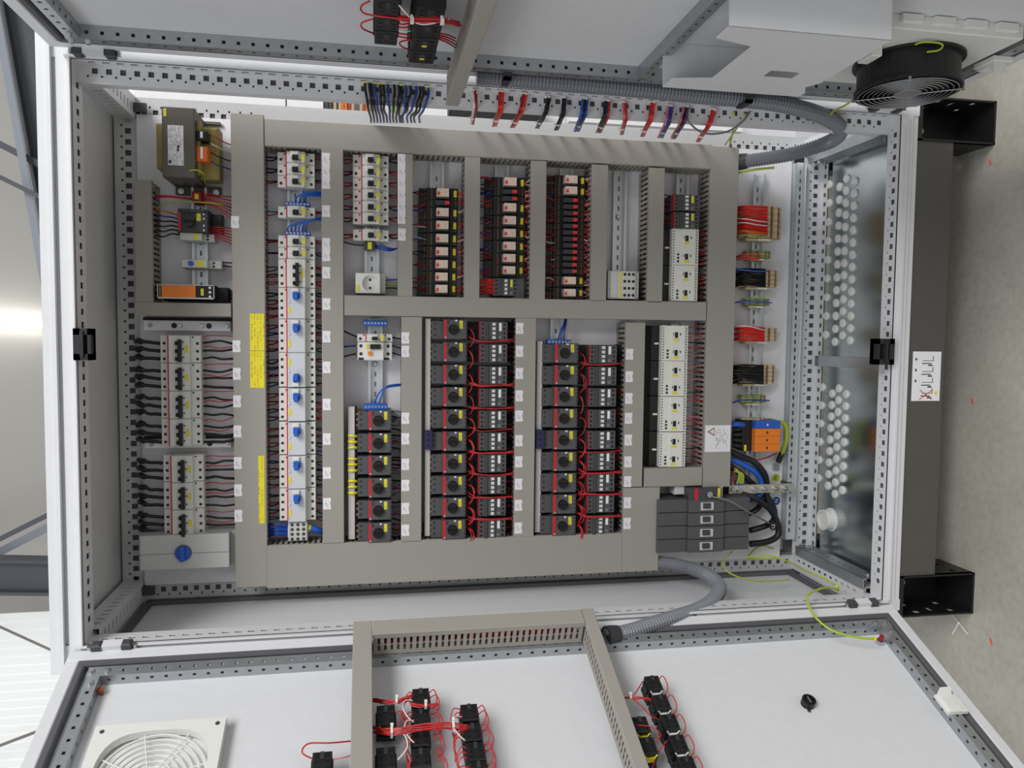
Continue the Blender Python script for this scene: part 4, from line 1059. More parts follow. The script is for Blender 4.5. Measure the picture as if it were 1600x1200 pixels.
t = thing('coupling_terminal', 'small orange-yellow terminal on the rail of the socket outlet', 'terminal block', PM((a0 + a1) / 2, (b0 + b1) / 2)); la, lb = (a1 - a0) / 2, (b1 - b0) / 2
MB().box(-la, la, -lb, lb, .006, .045).build('body', 'dark', t); MB().cbox(-la * .35, la * .45, -lb * 1.1, lb * 1.1, .045, .052).build('clip', 'yellow', t)
# screw block at the end of the long row
a0, a1, b0, b1 = R(450.5, 816, 480.5, 845.5, .06); La, Wb = a1 - a0, b1 - b0
t = thing('distribution_block', 'clear grey distribution block with rows of screw holes', 'terminal block', PM((a0 + a1) / 2, (b0 + b1) / 2))
MB().cbox(-La / 2, La / 2, -Wb / 2, Wb / 2, .006, .06, .002).build('body', 'grey_plastic', t)
s = MB()
for i in range(3):
    for k in range(4): s.cyl((-.3 + .3 * i) * La, (-.38 + .25 * k) * Wb, .06, .0606, .004, 10)
s.build('screw_holes', 'term_screw', t, kind='stuff')
MB().box(-La * .52, -La * .46, -Wb * .3, Wb * .3, .04, .0612).build('rim', 'white_plastic', t)

# ------------------------------------------------------------------ main switch, breaker on top, blue-knob box, steel bars
a0, a1, b0, b1 = R(1031, 781, 1175, 864, .105); La, Wb = a1 - a0, b1 - b0; A = lambda f: (f - .5) * La
t = thing('main_switch', 'large dark grey four-pole moulded case switch', 'switch', PM((a0 + a1) / 2, (b0 + b1) / 2))
for k in range(4):
    y0 = Wb / 2 - Wb * (k + 1) / 4 + .0008; y1 = Wb / 2 - Wb * k / 4 - .0008
    MB().cbox(A(0), A(.315), y0, y1, .006, .090, .001).build('terminal_cover', 'starter', t)
    MB().cbox(A(.315), A(.70), y0, y1, .006, .100, .001).build('pole', 'starter', t)
    MB().cbox(A(.70), A(1), y0, y1, .006, .090, .001).build('terminal_cover', 'starter', t)
    MB().cbox(A(.44), A(.575), (y0 + y1) / 2 - .010, (y0 + y1) / 2 + .010, .100, .106, .001).build('window', 'grey_plastic', t)
    MB().cbox(A(.455), A(.53), (y0 + y1) / 2 - .004, (y0 + y1) / 2 + .009, .106, .113, .002).build('lever', 'dark', t)
a0, a1, b0, b1 = R(1077, 763, 1132, 781, .10); La, Wb = a1 - a0, b1 - b0; A = lambda f: (f - .5) * La
t = thing('main_trip_unit', 'dark trip unit with red stripe on the main switch', 'trip unit', PM((a0 + a1) / 2, (b0 + b1) / 2))
MB().cbox(A(0), A(.92), -Wb / 2, Wb / 2, .006, .10).build('body', 'dark', t)
MB().box(A(.15), A(.25), -Wb / 2, Wb / 2, .10, .101).build('red_stripe', 'red', t); MB().box(A(.80), A(.88), -Wb * .3, Wb / 2, .10, .101).build('tag', 'print_tag', t)
MB().cyl(A(.55), 0, .10, .108, .008, 14).build('lock_screw', 'steel', t); MB().cbox(A(.92), A(1.0), -Wb * .5, Wb * .5, .02, .09).build('end_cap', 'grey_plastic', t)
MB().cbox(A(-.28), A(0), -Wb * .2, Wb * .6, .006, .07).build('side_cap', 'grey_plastic', t)
a0, a1, b0, b1 = R(218.5, 835.5, 358, 889, .075); La, Wb = a1 - a0, b1 - b0
t = thing('switch_box', 'long pale switch box with a blue rotary knob', 'switch', PM((a0 + a1) / 2, (b0 + b1) / 2))
MB().box(-La / 2, La / 2 + .012, -Wb / 2, Wb / 2, .002, .05).build('base', 'enclosure_back', t)
MB().cbox(-La / 2, La / 2, -Wb / 2, Wb / 2, .05, .075, .001).build('cover', 'grey_plastic', t)
MB().cbox(-La / 2 + .001, La / 2 - .001, -.004, -.003, .075, .0756, .0002).build('cover_seam', 'grey_wire', t)
MB().cyl(-La * .018, -.002, .075, .077, .019, 28).build('knob_plate', 'grey_wire', t)
MB().cyl(-La * .018, -.002, .077, .083, .0165, 24).build('knob', 'blue', t); MB().cbox(-La * .018 - .005, -La * .018 + .005, -.0185, .0145, .083, .095, .002).build('knob_grip', 'blue', t)
def steel_bar(u0, v0, u1, v1, c, label):
    a0, a1, b0, b1 = R(u0, v0, u1, v1, c); La, Wb = a1 - a0, b1 - b0
    t = thing('busbar_carrier', label, 'steel bar', PM((a0 + a1) / 2, (b0 + b1) / 2))
    MB().cbox(-La / 2, La / 2, -Wb / 2, Wb / 2, .002, c, .001).build('bar', 'plate_galv', t)
    MB().box(-La / 2 - .006, La / 2, Wb / 2, Wb / 2 + .007, .001, .01).build('bracket', 'black', t)
    s = MB(); hh = MB()
    for f in (-.42, -.08, .17, .46): s.cyl(f * La, 0, c, c + .005, .0055, 10, .004)
    for f in (-.15, .25): hh.cyl(f * La, 0, c, c + .0005, .0065, 12)
    s.build('screws', 'steel', t, kind='stuff'); hh.build('holes', 'black', t, kind='stuff')
steel_bar(224, 501, 360, 517, .03, 'bolted steel bar between short duct and four-breaker group')
steel_bar(226, 687, 361, 700, .03, 'bolted steel bar between the two three-pole breaker groups')

# ------------------------------------------------------------------ transformer
a0, a1, b0, b1 = R(253, 167.5, 304, 277, .13); La, Wb = a1 - a0, b1 - b0; A = lambda f: (f - .5) * La; B_ = lambda f: (f - .5) * Wb
t = thing('transformer', 'grey iron-core control transformer with white type plate', 'transformer', PM((a0 + a1) / 2, (b0 + b1) / 2))
MB().cbox(A(0), A(1), B_(0), B_(1), .012, .13, .002).build('core', 'core', t)
MB().cbox(A(-.27), A(0), B_(.15), B_(.80), .03, .105, .004).build('coil', 'lacquer', t)
MB().cbox(A(1.0), A(1.62), B_(.05), B_(.82), .03, .085, .006).build('coil', 'lacquer', t)
MB().cbox(A(1.0), A(1.12), B_(.08), B_(.86), .085, .112, .002).build('terminal_bar', 'lacquer', t)
MB().box(A(.18), A(.66), B_(.17), B_(.74), .13, .1306).build('type_plate', 'print_white', t)
MB().box(A(.20), A(.27), B_(.19), B_(.24), .1306, .1309).build('maker_mark', 'dark2', t)
MB().box(A(.46), A(.52), B_(.37), B_(.41), .1306, .1309).box(A(.46), A(.54), B_(.42), B_(.455), .1306, .1309).build('approval_mark', 'dark2', t)
MB().box(A(.06), A(.15), B_(.86), B_(.97), .13, .131).build('tag', 'yellow_tag', t)
for k in range(2):
    MB().cbox(A(1.0), A(1.36), B_(.26 if k == 0 else .56), B_(.48 if k == 0 else .70), .085, .118, .002).build('terminal', 'orange_wire' if k == 0 else 'black', t)
    MB().box(A(1.14), A(1.22), B_(.30 if k == 0 else .60), B_(.47 if k == 0 else .69), .118, .1186).build('terminal_tag', 'paper', t)
MB().box(A(.0), A(1.5), B_(-.12), B_(.02), .001, .012).box(A(.0), A(1.5), B_(.98), B_(1.02), .001, .012).build('feet', 'core', t, kind='stuff')
s = MB()
for (f, g) in ((.2, -.07), (1.35, -.07)): s.cyl(A(f), B_(g), .012, .018, .007, 10)
s.build('foot_screws', 'steel', t, kind='stuff')

# ------------------------------------------------------------------ terminal strips
def strip_term(u0, v0, u1, v1, c, label, cols, n, tagged=True, lo=.03):
    """row of thin terminals; the slices stack along b"""
    a0, a1, b0, b1 = R(u0, v0, u1, v1, c); La, Wb = a1 - a0, b1 - b0
    t = thing('terminal_strip', label, 'terminal strip', PM((a0 + a1) / 2, (b0 + b1) / 2), 'terminal strips')
    A = lambda f: (f - .5) * La; w = Wb / n
    me = {}
    for i in range(n):
        mname = cols[i % len(cols)]
        if mname not in me:
            prof = [(A(0), .008), (A(1), .008), (A(1), lo), (A(.85), lo), (A(.85), c * .8), (A(.62), c * .8), (A(.62), c), (A(.36), c), (A(.36), c * .8), (A(.15), c * .8), (A(.15), lo), (A(0), lo)]
            me[mname] = MB().extr(prof[::-1], 'ac', -w / 2 + .00035, w / 2 - .00035).mesh('terminal', mname)
        o = link('terminal', me[mname], t); o.location = (0, Wb / 2 - w * (i + .5), 0)
    s = MB()
    for i in range(n):
        bb = Wb / 2 - w * (i + .5)
        s.box(A(.40), A(.43), bb - w * .3, bb + w * .3, c, c + .0005).box(A(.68), A(.74), bb - w * .35, bb + w * .35, c * .8, c * .8 + .0005).box(A(.9), A(.95), bb - w * .35, bb + w * .35, lo, lo + .0005)
    s.build('wire_entries', 'brown_term', t, kind='stuff')
    if tagged:
        MB().cbox(A(.12), A(.78), -Wb / 2 - .007, -Wb / 2 - .0005, .008, c * .75, .001).build('end_clamp', 'beige2', t)
        MB().box(A(.42), A(.68), -Wb / 2 - .0062, -Wb / 2 - .0014, c * .75, c * .75 + .0006).build('end_tag', 'paper', t)
    return t
strip_term(1162, 320.5, 1228, 371.5, .055, 'beige terminal strip with the thick sheaf of red wires', ['beige', 'beige', 'beige2'], 16)
strip_term(1171, 391, 1209.5, 402.5, .048, 'green-yellow terminals with three red wires', ['green', 'beige'], 3)
strip_term(1162, 420.5, 1222.5, 448, .055, 'beige terminal strip with black and one blue wire', ['beige', 'beige2'], 8)
strip_term(1170, 466, 1207.5, 477, .048, 'green-yellow terminals with one light blue wire', ['green', 'beige'], 3)
strip_term(1162, 512, 1222, 533, .055, 'beige terminal strip with red wires and one white wire', ['beige', 'beige2'], 7)
strip_term(1158, 570.5, 1219, 600, .055, 'beige terminal strip with dense black wires', ['beige2', 'beige'], 9)
strip_term(1164, 618, 1202, 630, .048, 'green-yellow terminals with one dark blue wire', ['green', 'beige'], 3)
strip_term(1163, 654, 1202, 658.5, .045, 'beige end clamp touching the orange surge arrester', ['beige2'], 1, False)
# surge arrester
a0, a1, b0, b1 = R(1166, 658, 1220, 706, .07); La, Wb = a1 - a0, b1 - b0; A = lambda f: (f - .5) * La
t = thing('surge_arrester', 'surge arrester with one blue and three orange plug modules', 'surge arrester', PM((a0 + a1) / 2, (b0 + b1) / 2))
MB().cbox(A(0), A(.26), -Wb / 2, Wb / 2, .006, .052).cbox(A(.22), A(1.02), -Wb / 2, Wb / 2, .006, .045).build('base', 'black', t)
for k in range(4):
    y1 = Wb / 2 - Wb * k * .25 + (0 if k == 0 else 0); y0 = y1 - Wb * .245
    MB().cbox(A(.27), A(.98), y0, y1, .045, .07, .001).build('plug_module', 'blue' if k == 0 else 'orange', t, label='blue plug module' if k == 0 else None)
    MB().box(A(.58), A(.63), (y0 + y1) / 2 - .003, (y0 + y1) / 2 + .003, .07, .0706).build('indicator', 'dark2' if k else 'light_face', t)
MB().box(A(.04), A(.10), -Wb * .5, -Wb * .3, .052, .053).build('tag', 'yellow', t)
# earth bar
a0, a1, b0, b1 = R(1139.5, 757, 1240.5, 770.5, .05); La, Wb = a1 - a0, b1 - b0; A = lambda f: (f - .5) * La
t = thing('earth_bar', 'pale metal earth bar with bolts crossing the thick black cables', 'earth bar', PM((a0 + a1) / 2, (b0 + b1) / 2))
MB().cbox(A(0), A(1), -Wb / 2, Wb / 2, .044, .05, .0006).build('bar', 'busbar', t); MB().box(A(.02), A(.06), -Wb / 2, Wb / 2, .001, .044).box(A(.94), A(.98), -Wb / 2, Wb / 2, .001, .044).build('stand_offs', 'dark2', t, kind='stuff')
for f in (.05, .14, .38, .53, .70, .85): MB().cyl(A(f), 0, .05, .058, .0065, 6).cyl(A(f), 0, .058, .064, .003, 8).build('bolt', 'steel', t)
for f in (.06, .12, .18): MB().cbox(A(f) - .004, A(f) + .004, Wb * .5, Wb * .5 + .012, .03, .05, .001).build('clamp', 'steel', t)

# ------------------------------------------------------------------ wires on the plate
WM = Matrix.Translation((0, YP, 0)) @ RB
def PP(u, v, c):
    q = px(u, v, c); return (q[0], q[1], c)
def wire(pts, r, m, label, group, name='wire', cat='wire', n=5, ferrule=None, M=WM, radii=None, smooth=True):
    o = MB().tube(pts, r, n, radii).build(name, m, None, smooth=smooth); o.matrix_world = M
    tag(o, label, cat, group)
    if ferrule:
        e, fm_, fr = ferrule
        k = pts[:2] if e == 0 else pts[-2:]
        f = MB().tube([Vector(k[0]), Vector(k[0]).lerp(Vector(k[1]), .98)] if e == 0 else [Vector(k[1]).lerp(Vector(k[0]), .98), Vector(k[1])], fr, 6).build('ferrule', fm_, o)
    return o
def loom(list_, label, name='wire_loom'):
    """many short crossing wires nobody could count: one object per colour set"""
    by = {}
    for pts, r, m in list_: by.setdefault(m, MB()).tube(pts, r, 4)
    keys = list(by)
    root = by[keys[0]].build(name, keys[0], None, kind='stuff'); root.matrix_world = WM
    tag(root, label, 'wires', None, 'stuff')
    for k in keys[1:]:
        by[k].build('strands', k, root, kind='stuff')
    return root
rnd = random.Random(3)
J = lambda s_: rnd.uniform(-s_, s_)
# black cables into the upper side and black and red wires out of the lower side of the seven three-pole breakers
VA = [(523.5 + 43.4 * i, 43.4) for i in range(4)] + [(711 + 42.2 * i, 42.2) for i in range(3)]
BRK = lambda i: ('the %s breaker from the short duct' % ORD[i]) if i < 4 else ('the %s breaker from the blue-knob box' % ORD[6 - i])
FER = ['blue_navy', 'yellow', 'yellow', 'red', 'red', 'black', 'black']
for i, (v0, hv) in enumerate(VA):
    for k in range(3):
        v = v0 + hv * (.30 + .28 * k); du = (v - 523) * .022
        pts = [PP(250 + du, v, .03), PP(240 + du, v - 1, .032), PP(230 + du, v - 1.5 + J(1.5), .034), PP(222 + du, v - 3 + J(2), .034), PP(216 + du, v - 4 + J(2), .028), PP(212.5 + du, v - 4 + J(3), .014), PP(212 + du, v - 4, .001)]
        wire(spline(pts, 3), .0040, 'black_wire', 'black cable bending into the %s pole of %s' % (ORD[k], BRK(i)), 'black cables into the three-pole breakers', 'cable', 'cable',
             radii=[.0040] * 9 + [.0066] * 7 + [.005] * 3)
        v2 = v0 + hv * (.30 + .28 * k) - 1
        p = [PP(312 + du, v2, .03), PP(320 + du, v2 + J(.5), .031), PP(332 + du, v2 + J(2), .034), PP(346 + du, v2 + J(3), .036), PP(364 + du, v2 + J(3), .034)]
        wire(spline(p, 2), .0026 if i not in (1, 3, 4) or k < 2 else .0034, 'black_wire', 'black wire from the %s pole of %s' % (ORD[k], BRK(i)), 'black wires out of the three-pole breakers', ferrule=(0, FER[i], .0042))
    for k in range(2):
        v3 = v0 + hv * (.04 + .36 * k)
        p = [PP(313 + du, v3 + 2, .028), PP(325 + du, v3 + J(2), .034), PP(342 + du, v3 + 2 + J(3), .038), PP(364 + du, v3 - 2 + J(3), .036)]
        wire(spline(p, 3), .0012, 'red', 'thin red wire %s of %s' % (('beside the tag side', 'between the black wires')[k], BRK(i)), 'thin red wires at the three-pole breakers')
# short wires on both sides of the long row and the second row
def side_loom(us, vs_, mats, label, r=.0016, c0=.03, c1=.035):
    L_ = []
    for v in vs_:
        dd = (v - 237) * .004
        for (m_, dv) in mats(v):
            L_.append((spline([PP(us[0] + dd, v + dv + J(2), c1 + J(.01)), PP((us[0] + us[1]) / 2 + dd, v + dv + J(1), c1), PP(us[1] + dd, v + dv * .3, c0)], 3), r * rnd.uniform(.8, 1.3), m_))
    loom(L_, label)
VB = [246, 265, 283, 331, 376, 395] + [404.5 + 45 * f for f in (.3, .55, .8)] + [RB_[i] + (RB_[i + 1] - RB_[i]) * f for i in range(7) for f in (.2, .42, .65, .88)]
mx_ = lambda v: [(rnd.choice(['black_wire', 'black_wire', 'blue_navy', 'red_dark']), 0), (rnd.choice(['red_dark', 'blue_navy', 'red_dark', 'black_wire']), 4 + J(2))]
side_loom((415, 434), VB, mx_, 'short dark red and black wires between the broad duct and the long breaker row')
side_loom((506, 491), VB, mx_, 'short dark wires between the long breaker row and the labelled duct')
VCc = [250 + 18.2 * i for i in range(6)] + [367]
mx2 = lambda v: [('red_dark', 0), (rnd.choice(['black_wire', 'red', 'black_wire']), 5)]
side_loom((536, 552), VCc, mx2, 'short dark wires between the labelled duct and second breaker row'); side_loom((623, 607), VCc, mx2, 'short dark and red wires between second breaker row and narrow duct')
# relay rows
def relay_loom(u_l0, u_l1, u_r0, u_r1, vs_, title, dens=2):
    Ll = []; Lr = []
    for v in vs_:
        d = -(v - 290) * .015
        for k in range(dens):
            m_ = rnd.choice(['red_dark', 'red_dark', 'red', 'red_dark', 'blue_wire', 'red', 'black_wire', 'white_wire' if k == 0 else 'red'])
            vv = v + J(7)
            Ll.append((spline([PP(u_l0 + d, vv + J(2), .03 + J(.015)), PP((u_l0 + u_l1) / 2 + d, vv + J(2), .042), PP(u_l1 + d, v + J(6), .032)], 3), .0013, m_))
        for k in range(dens + 1):
            m_ = rnd.choice(['red', 'red', 'red_bright', 'red', 'pink_wire', 'white_wire'])
            vv = v + J(7)
            Lr.append((spline([PP(u_r0 + d, v + J(6), .040), PP((u_r0 + u_r1) / 2 + d, vv + 1, .046), PP(u_r1 + d, vv - 2 + J(3), .04)], 3), .0013, m_))
    loom(Ll, 'dark red and blue wires at the gold-contact side of the ' + title); loom(Lr, 'red and pink wires at the yellow-tag side of the ' + title)
relay_loom(645, 668, 713, 727, [302, 317, 332.5, 352.5, 373, 393.5, 413.5, 433, 452], 'eight-relay row')
relay_loom(749, 772, 818, 831, [285, 299, 310, 325, 345, 365, 385, 404, 423], 'seven-relay row', 3)
relay_loom(852, 874, 911, 926, [281.5, 298.5] + [313 + 10 * i for i in range(12)] + [439, 458], 'slim-relay row')
L_ = [(spline([PP(749, 436 + 2.6 * k + J(1), .04), PP(760, 437 + 2.4 * k + J(1), .05), PP(774, 438 + 2.3 * k, .06)], 3), .0014, 'red_bright') for k in range(10)]
loom(L_, 'red wires fanning into the small contactor of the seven-relay row')
# starter blocks: loops to the contactors and runs to the duct
def loops(blk, vs_, us, ue, uc, gaps, title):
    n = len(vs_)
    for i, v in enumerate(vs_):
        f = (v - vs_[0]) / (vs_[-1] - vs_[0]); d = (us[1] - us[0]) * f
        for k in range(1 + (i % 3 > 0) + (i > 3)):
            w = 11 + J(3)
            p = [PP(us[0] + d - 1, v - 3 + J(3), .062), PP(us[0] + d + w * .7, v + 1 + J(2), .078), PP(us[0] + d + w, v + 13 + J(3), .082), PP(us[0] + d + w * .6, v + 24 + J(3), .076), PP(us[0] + d - 1, v + 28 + J(3), .06)]
            if i == n - 1: p = p[:4]
            wire(spline(p, 4), .0013, 'red', 'red control wire curling beside the %s starter of the %s' % (ORD[i], title), 'red curls at the ' + title)
    for (i, cnt, dens) in gaps:
        v = vs_[i] + 17.5; f = (v - vs_[0]) / (vs_[-1] - vs_[0]); d = (us[1] - us[0]) * f
        for k in range(cnt):
            p = [PP(us[0] + d, v - 4 - J(7), .064), PP(us[0] + d + 9, v - 2 + J(4), .078), PP(us[0] + d + 20, v + J(1.5), .084), PP(us[0] + d + 46, v + J(1.2), .083), PP(ue + d, v - 2 + J(2.5), .07)]
            wire(spline(p, 4), .0013, 'red', 'straight red wire next to the %s contactor of the %s' % (ORD[i], title), 'straight red wires at the ' + title)
loops(bJ, VJ, (729, 728), 806, None, [(0, 2, 1), (2, 4, 1), (3, 2, 1), (4, 1, 1), (5, 4, 1), (6, 3, 1), (7, 2, 1), (8, 3, 1)], 'ten-row starter block')
loops(bK, VK, (904, 900), 977, None, [(0, 2, 1), (4, 1, 1), (5, 3, 1), (6, 4, 1), (7, 4, 1)], 'nine-row starter block')
def out_loom(vs_, u0, u1, du, title, m_=('black_wire', 'black_wire', 'black_soft', 'red_dark')):
    L_ = []
    for i, v in enumerate(vs_):
        d = du * i / max(1, len(vs_) - 1)
        for k in range(6):
            vv = v - 13 + 5 * k
            L_.append((spline([PP(u0 + d, vv, .035 + J(.01)), PP((u0 + u1) / 2 + d, vv + J(3), .045), PP(u1 + d, vv + J(5), .04)], 3), .0021, rnd.choice(m_)))
    loom(L_, title)
out_loom(VJ, 790, 807, -1, 'black wires between the ten-row contactors and the duct')
out_loom(VK, 961, 980, -3.5, 'black wires between the nine-row contactors and the duct')
out_loom(VC, 611, 629, 0, 'dark wires between the six-row starters and the duct', ('black_wire', 'grey_wire', 'red_dark', 'grey_wire'))
# yellow sleeved wires into three of the six starters
for i in (1, 2, 3):
    for k in range(3):
        v = VC[i] - 11 + 9 * k
        wire([PP(541, v + J(2), .04), PP(546, v + J(1), .066), PP(550, v + J(1), .069), PP(557.5, v, .067)], .0034, 'yellow', 'yellow sleeved wire end at the comb of the six-row starters', 'yellow sleeves', ferrule=None, n=7)
# module wires
def mod_wires(vs_, u0, u1, du, title):
    L_ = []
    for i, v in enumerate(vs_):
        d = du * i / (len(vs_) - 1)
        m_ = rnd.choice(['red', 'red', 'red_dark', 'pink_wire', 'grey_wire', 'black_wire'])
        L_.append((spline([PP(u0 + d, v, .045), PP(u0 + d + 9, v + J(3), .055), PP(u1 + d, v + J(3), .05)], 3), .0013, m_))
    loom(L_, 'thin red and dark wires from the %s into the nearest duct' % title)
mod_wires([364 + 6.2 * i for i in range(17)], 1090, 1110, -2, 'pair of white modules')
mod_wires([513 + 7.2 * i for i in range(30)], 1074, 1104, -5, 'row of four white modules')
L_ = [(spline([PP(1037, 304 + 5 * k, .03), PP(1045, 305 + 5 * k + J(2), .05), PP(1054, 306 + 4.8 * k, .06)], 3), .0014, rnd.choice(['red_dark', 'red', 'blue_navy', 'black_wire'])) for k in range(10)]
loom(L_, 'dark red and navy wires entering the two small contactors')
# terminal strip wires
def term_wires(v0, v1, n, u0, u1, mats, label, r=.0015, c=(.03, .06, .058)):
    if n > 6:
        loom([(spline([PP(u0, v0 + (v1 - v0) * i / (n - 1) + J(3), c[0]), PP((u0 * 2 + u1) / 3, v0 + (v1 - v0) * i / (n - 1) - 2 + J(2), c[1]), PP((u0 + u1 * 2) / 3, v0 + (v1 - v0) * i / (n - 1) - 1 + J(1.5), c[1] + .004), PP(u1, v0 + (v1 - v0) * i / (n - 1), c[2])], 3), r, mats[i % len(mats)]) for i in range(n)], label.replace(' wire ', ' wires ', 1))
        return
    for i in range(n):
        v = v0 + (v1 - v0) * i / max(1, n - 1)
        m_ = mats[i % len(mats)]
        wire(spline([PP(u0, v + J(3), c[0]), PP((u0 * 2 + u1) / 3, v - 2 + J(2), c[1]), PP((u0 + u1 * 2) / 3, v - 1 + J(1.5), c[1] + .004), PP(u1, v, c[2])], 3), r, m_, label, 'wires: ' + label)
term_wires(323, 366, 26, 1148, 1199, ['red_bright', 'red', 'red_bright'], 'red wire in the thick sheaf at the sixteen-piece beige strip', .0017)
for v, m_, nm in ((344, 'white_wire', 'white'), (350, 'white_wire', 'white'), (362, 'orange_wire', 'orange'), (364, 'orange_wire', 'orange'), (369, 'yellow_green', 'green-yellow')):
    wire(spline([PP(1148, v - 2, .04), PP(1165, v - 2, .07), PP(1182, v + 1, .072), PP(1199, v + 3, .06)], 3), .0016, m_, nm + ' wire lying over the thick red sheaf', 'coloured wires over the red sheaf')
term_wires(400, 405, 3, 1148, 1186, ['red_bright'], 'red wire entering the green-yellow terminals beside the sheaf', .0018)
term_wires(421, 448, 16, 1146, 1196, ['black_wire'], 'black wire at the strip with a single blue wire', .0018)
wire(spline([PP(1147, 421, .06), PP(1165, 422, .075), PP(1180, 424, .074), PP(1199, 424, .06)], 3), .002, 'blue', 'single blue wire lying over black terminal wires', None)
wire(spline([PP(1147, 473, .03), PP(1165, 471, .055), PP(1190, 472, .05), PP(1206, 473, .045)], 3), .0018, 'blue', 'light blue wire at the small green-yellow terminals', None)
term_wires(512, 533, 14, 1146, 1194, ['red_bright', 'red', 'red_bright'], 'red wire at the seven-piece beige strip', .0017)
wire(spline([PP(1147, 511, .05), PP(1165, 509, .072), PP(1183, 513, .07), PP(1195, 516, .06)], 3), .0016, 'white_wire', 'white wire arching over the smaller red terminal sheaf', None)
term_wires(571, 600, 20, 1143, 1193, ['black_wire', 'black_soft'], 'black wire at the nine-piece beige strip', .0017)
wire(spline([PP(1143, 630, .03), PP(1160, 625, .055), PP(1185, 625, .052), PP(1202, 626, .045)], 3), .002, 'blue_wire', 'dark blue wire at the green-yellow terminals nearest the surge arrester', None)
# blue wires
for k in range(3):
    wire(spline([PP(462 + 7 * k, 316, .04), PP(464 + 7 * k, 308 - k, .06), PP(480, 301 + 2 * k, .06), PP(507, 300 + 3 * k, .04)], 5), .0024, 'blue', 'thick blue wire curving from the first neutral terminal to the duct', 'blue wires of the first neutral terminal', n=6)
for k in range(6):
    wire(spline([PP(450 + 5.6 * k, 362, .045), PP(452 + 5.6 * k, 353 - k * .6, .06), PP(470 + 4 * k, 347 - k, .062), PP(507, 339 + 1.5 * k, .045)], 5), .0017, 'blue', 'blue wire fanning out of the second neutral terminal', 'fanned blue wires', n=6)
for k in range(2):
    wire(spline([PP(586 + 7 * k, 632, .05), PP(588 + 7 * k, 622, .07), PP(600 + 4 * k, 607 - 3 * k, .072), PP(628, 602 - k * 2, .05)], 5), .002, 'blue', 'blue wire looping from the neutral terminal of the six-row block', 'two blue loops', n=6, ferrule=(0, 'yellow', .0032))
for k in range(3):
    wire(spline([PP(872 + 4 * k, 531, .05), PP(875 + 3 * k, 520, .06), PP(880 + 2 * k, 508, .05), PP(883 + k, 497, .03)], 4), .0019, 'blue_wire', 'blue wire leading to the neutral terminal of the nine-row block', 'blue wires of the nine-row block')
for k in range(3):
    wire(spline([PP(585, 383 + 2 * k, .035), PP(597, 384 + 3 * k, .05), PP(610, 388 + 2 * k, .05), PP(623, 389 - k, .04)], 4), .0018, 'blue_wire', 'dark blue wire looping from the orange-yellow terminal', 'dark blue loops')
wire(spline([PP(536, 378, .04), PP(548, 381, .045), PP(560, 383, .04), PP(571, 383, .035)], 4), .0018, 'blue_navy', 'navy wire entering the orange-yellow terminal', None)
for k, m_ in enumerate(('blue_wire', 'yellow_green', 'black_wire')):
    wire(spline([PP(603, 438 + 6 * k, .03), PP(612, 438 + 6 * k + J(1), .036), PP(624, 437 + 7 * k, .03)], 3), .0017, m_, ('blue', 'yellow-green', 'black')[k] + ' wire leaving the socket outlet', None)
for k, (m_, va, vb) in enumerate((('black_wire', 516, 527), ('blue_wire', 542, 540), ('black_wire', 558, 552))):
    wire(spline([PP(535, va, .03), PP(546, (va + vb) / 2, .04), PP(560, vb, .03)], 3), .002, m_, ('plain black', 'blue', 'yellow-ended black')[k] + ' wire into the yellow-button switch', None, ferrule=(1, 'yellow', .003) if k else None)
for k, (m_, va, vb) in enumerate((('black_wire', 527, 530), ('blue_navy', 540, 545), ('black_wire', 551, 556))):
    wire(spline([PP(612, va, .03), PP(620, (va + vb) / 2, .04), PP(630, vb, .035)], 3), .002, m_, ('breaker-side black', 'navy', 'button-side black')[k] + ' wire out of the yellow-button switch', None)
for k in range(8):
    wire(spline([PP(417, 817 + 3.1 * k, .04), PP(430, 819 + 2.6 * k + J(2), .055), PP(440, 820 + 2.2 * k, .05), PP(452, 821 + 2.4 * k, .04)], 3), .0021, 'blue_wire' if k % 3 else 'blue', 'blue wire entering the clear distribution block', 'blue wires at the distribution block')
wire([PP(480, 824, .045), PP(486, 825, .046), PP(492, 827, .046), PP(507, 832, .04)], .0075, 'blue', 'thick blue cable with yellow end at the distribution block', None, 'cable', 'cable', 10, ferrule=(0, 'yellow', .0085))
# upper left corner: transformer and starter wires
def many(lst, label, group, r=.0014):
    for (m_, pts) in lst: wire(spline([PP(*p) for p in pts], 4), r, m_, label, group)
many([('red', [(243, 306 + k * 1.5, .05), (262, 306 + k, .06), (282, 308 + k, .06), (300, 310 + k, .05)]) for k in range(3)], 'red wire from the short duct to the dark red terminal', 'red wires at the dark red terminal')
many([('red_dark' if k % 2 else 'red', [(312, 302 + 2.5 * k, .05), (328, 303 + 3 * k, .06), (345, 306 + 4 * k, .06), (364, 308 + 6 * k, .04)]) for k in range(7)], 'red wire from the dark red terminal to the broad duct', 'red wires below the transformer')
many([('red', [(322, 355 + 3 * k, .04), (340, 355 + 3.5 * k, .05), (364, 357 + 5 * k, .04)]) for k in range(6)], 'red wire from the lone round-knob starter to the broad duct', 'red wires at the lone starter')
many([(('orange_wire', 'blue_wire', 'black_wire', 'black_wire', 'black_wire', 'black_wire')[k], [(242, 327 + 8 * k, .05), (255, 330 + 8 * k, .06), (268, 333 + 6.5 * k, .05), (280, 337 + 6 * k, .04)]) for k in range(6)], 'wire from the short duct to the lone round-knob starter', 'wires into the lone starter', .0018)
wire(spline([PP(243, 326, .05), PP(262, 318, .07), PP(285, 316, .07), PP(330, 317, .07), PP(364, 324, .04)], 4), .0016, 'yellow_green', 'yellow-green wire passing along the lone round-knob starter', None)
for k in range(2): wire(spline([PP(333, 409 + 5 * k, .03), PP(345, 410 + 5 * k, .04), PP(364, 411 + 6 * k, .035)], 3), .0016, 'black_wire', 'black wire from the blue-dial timer relay', 'two black timer wires')
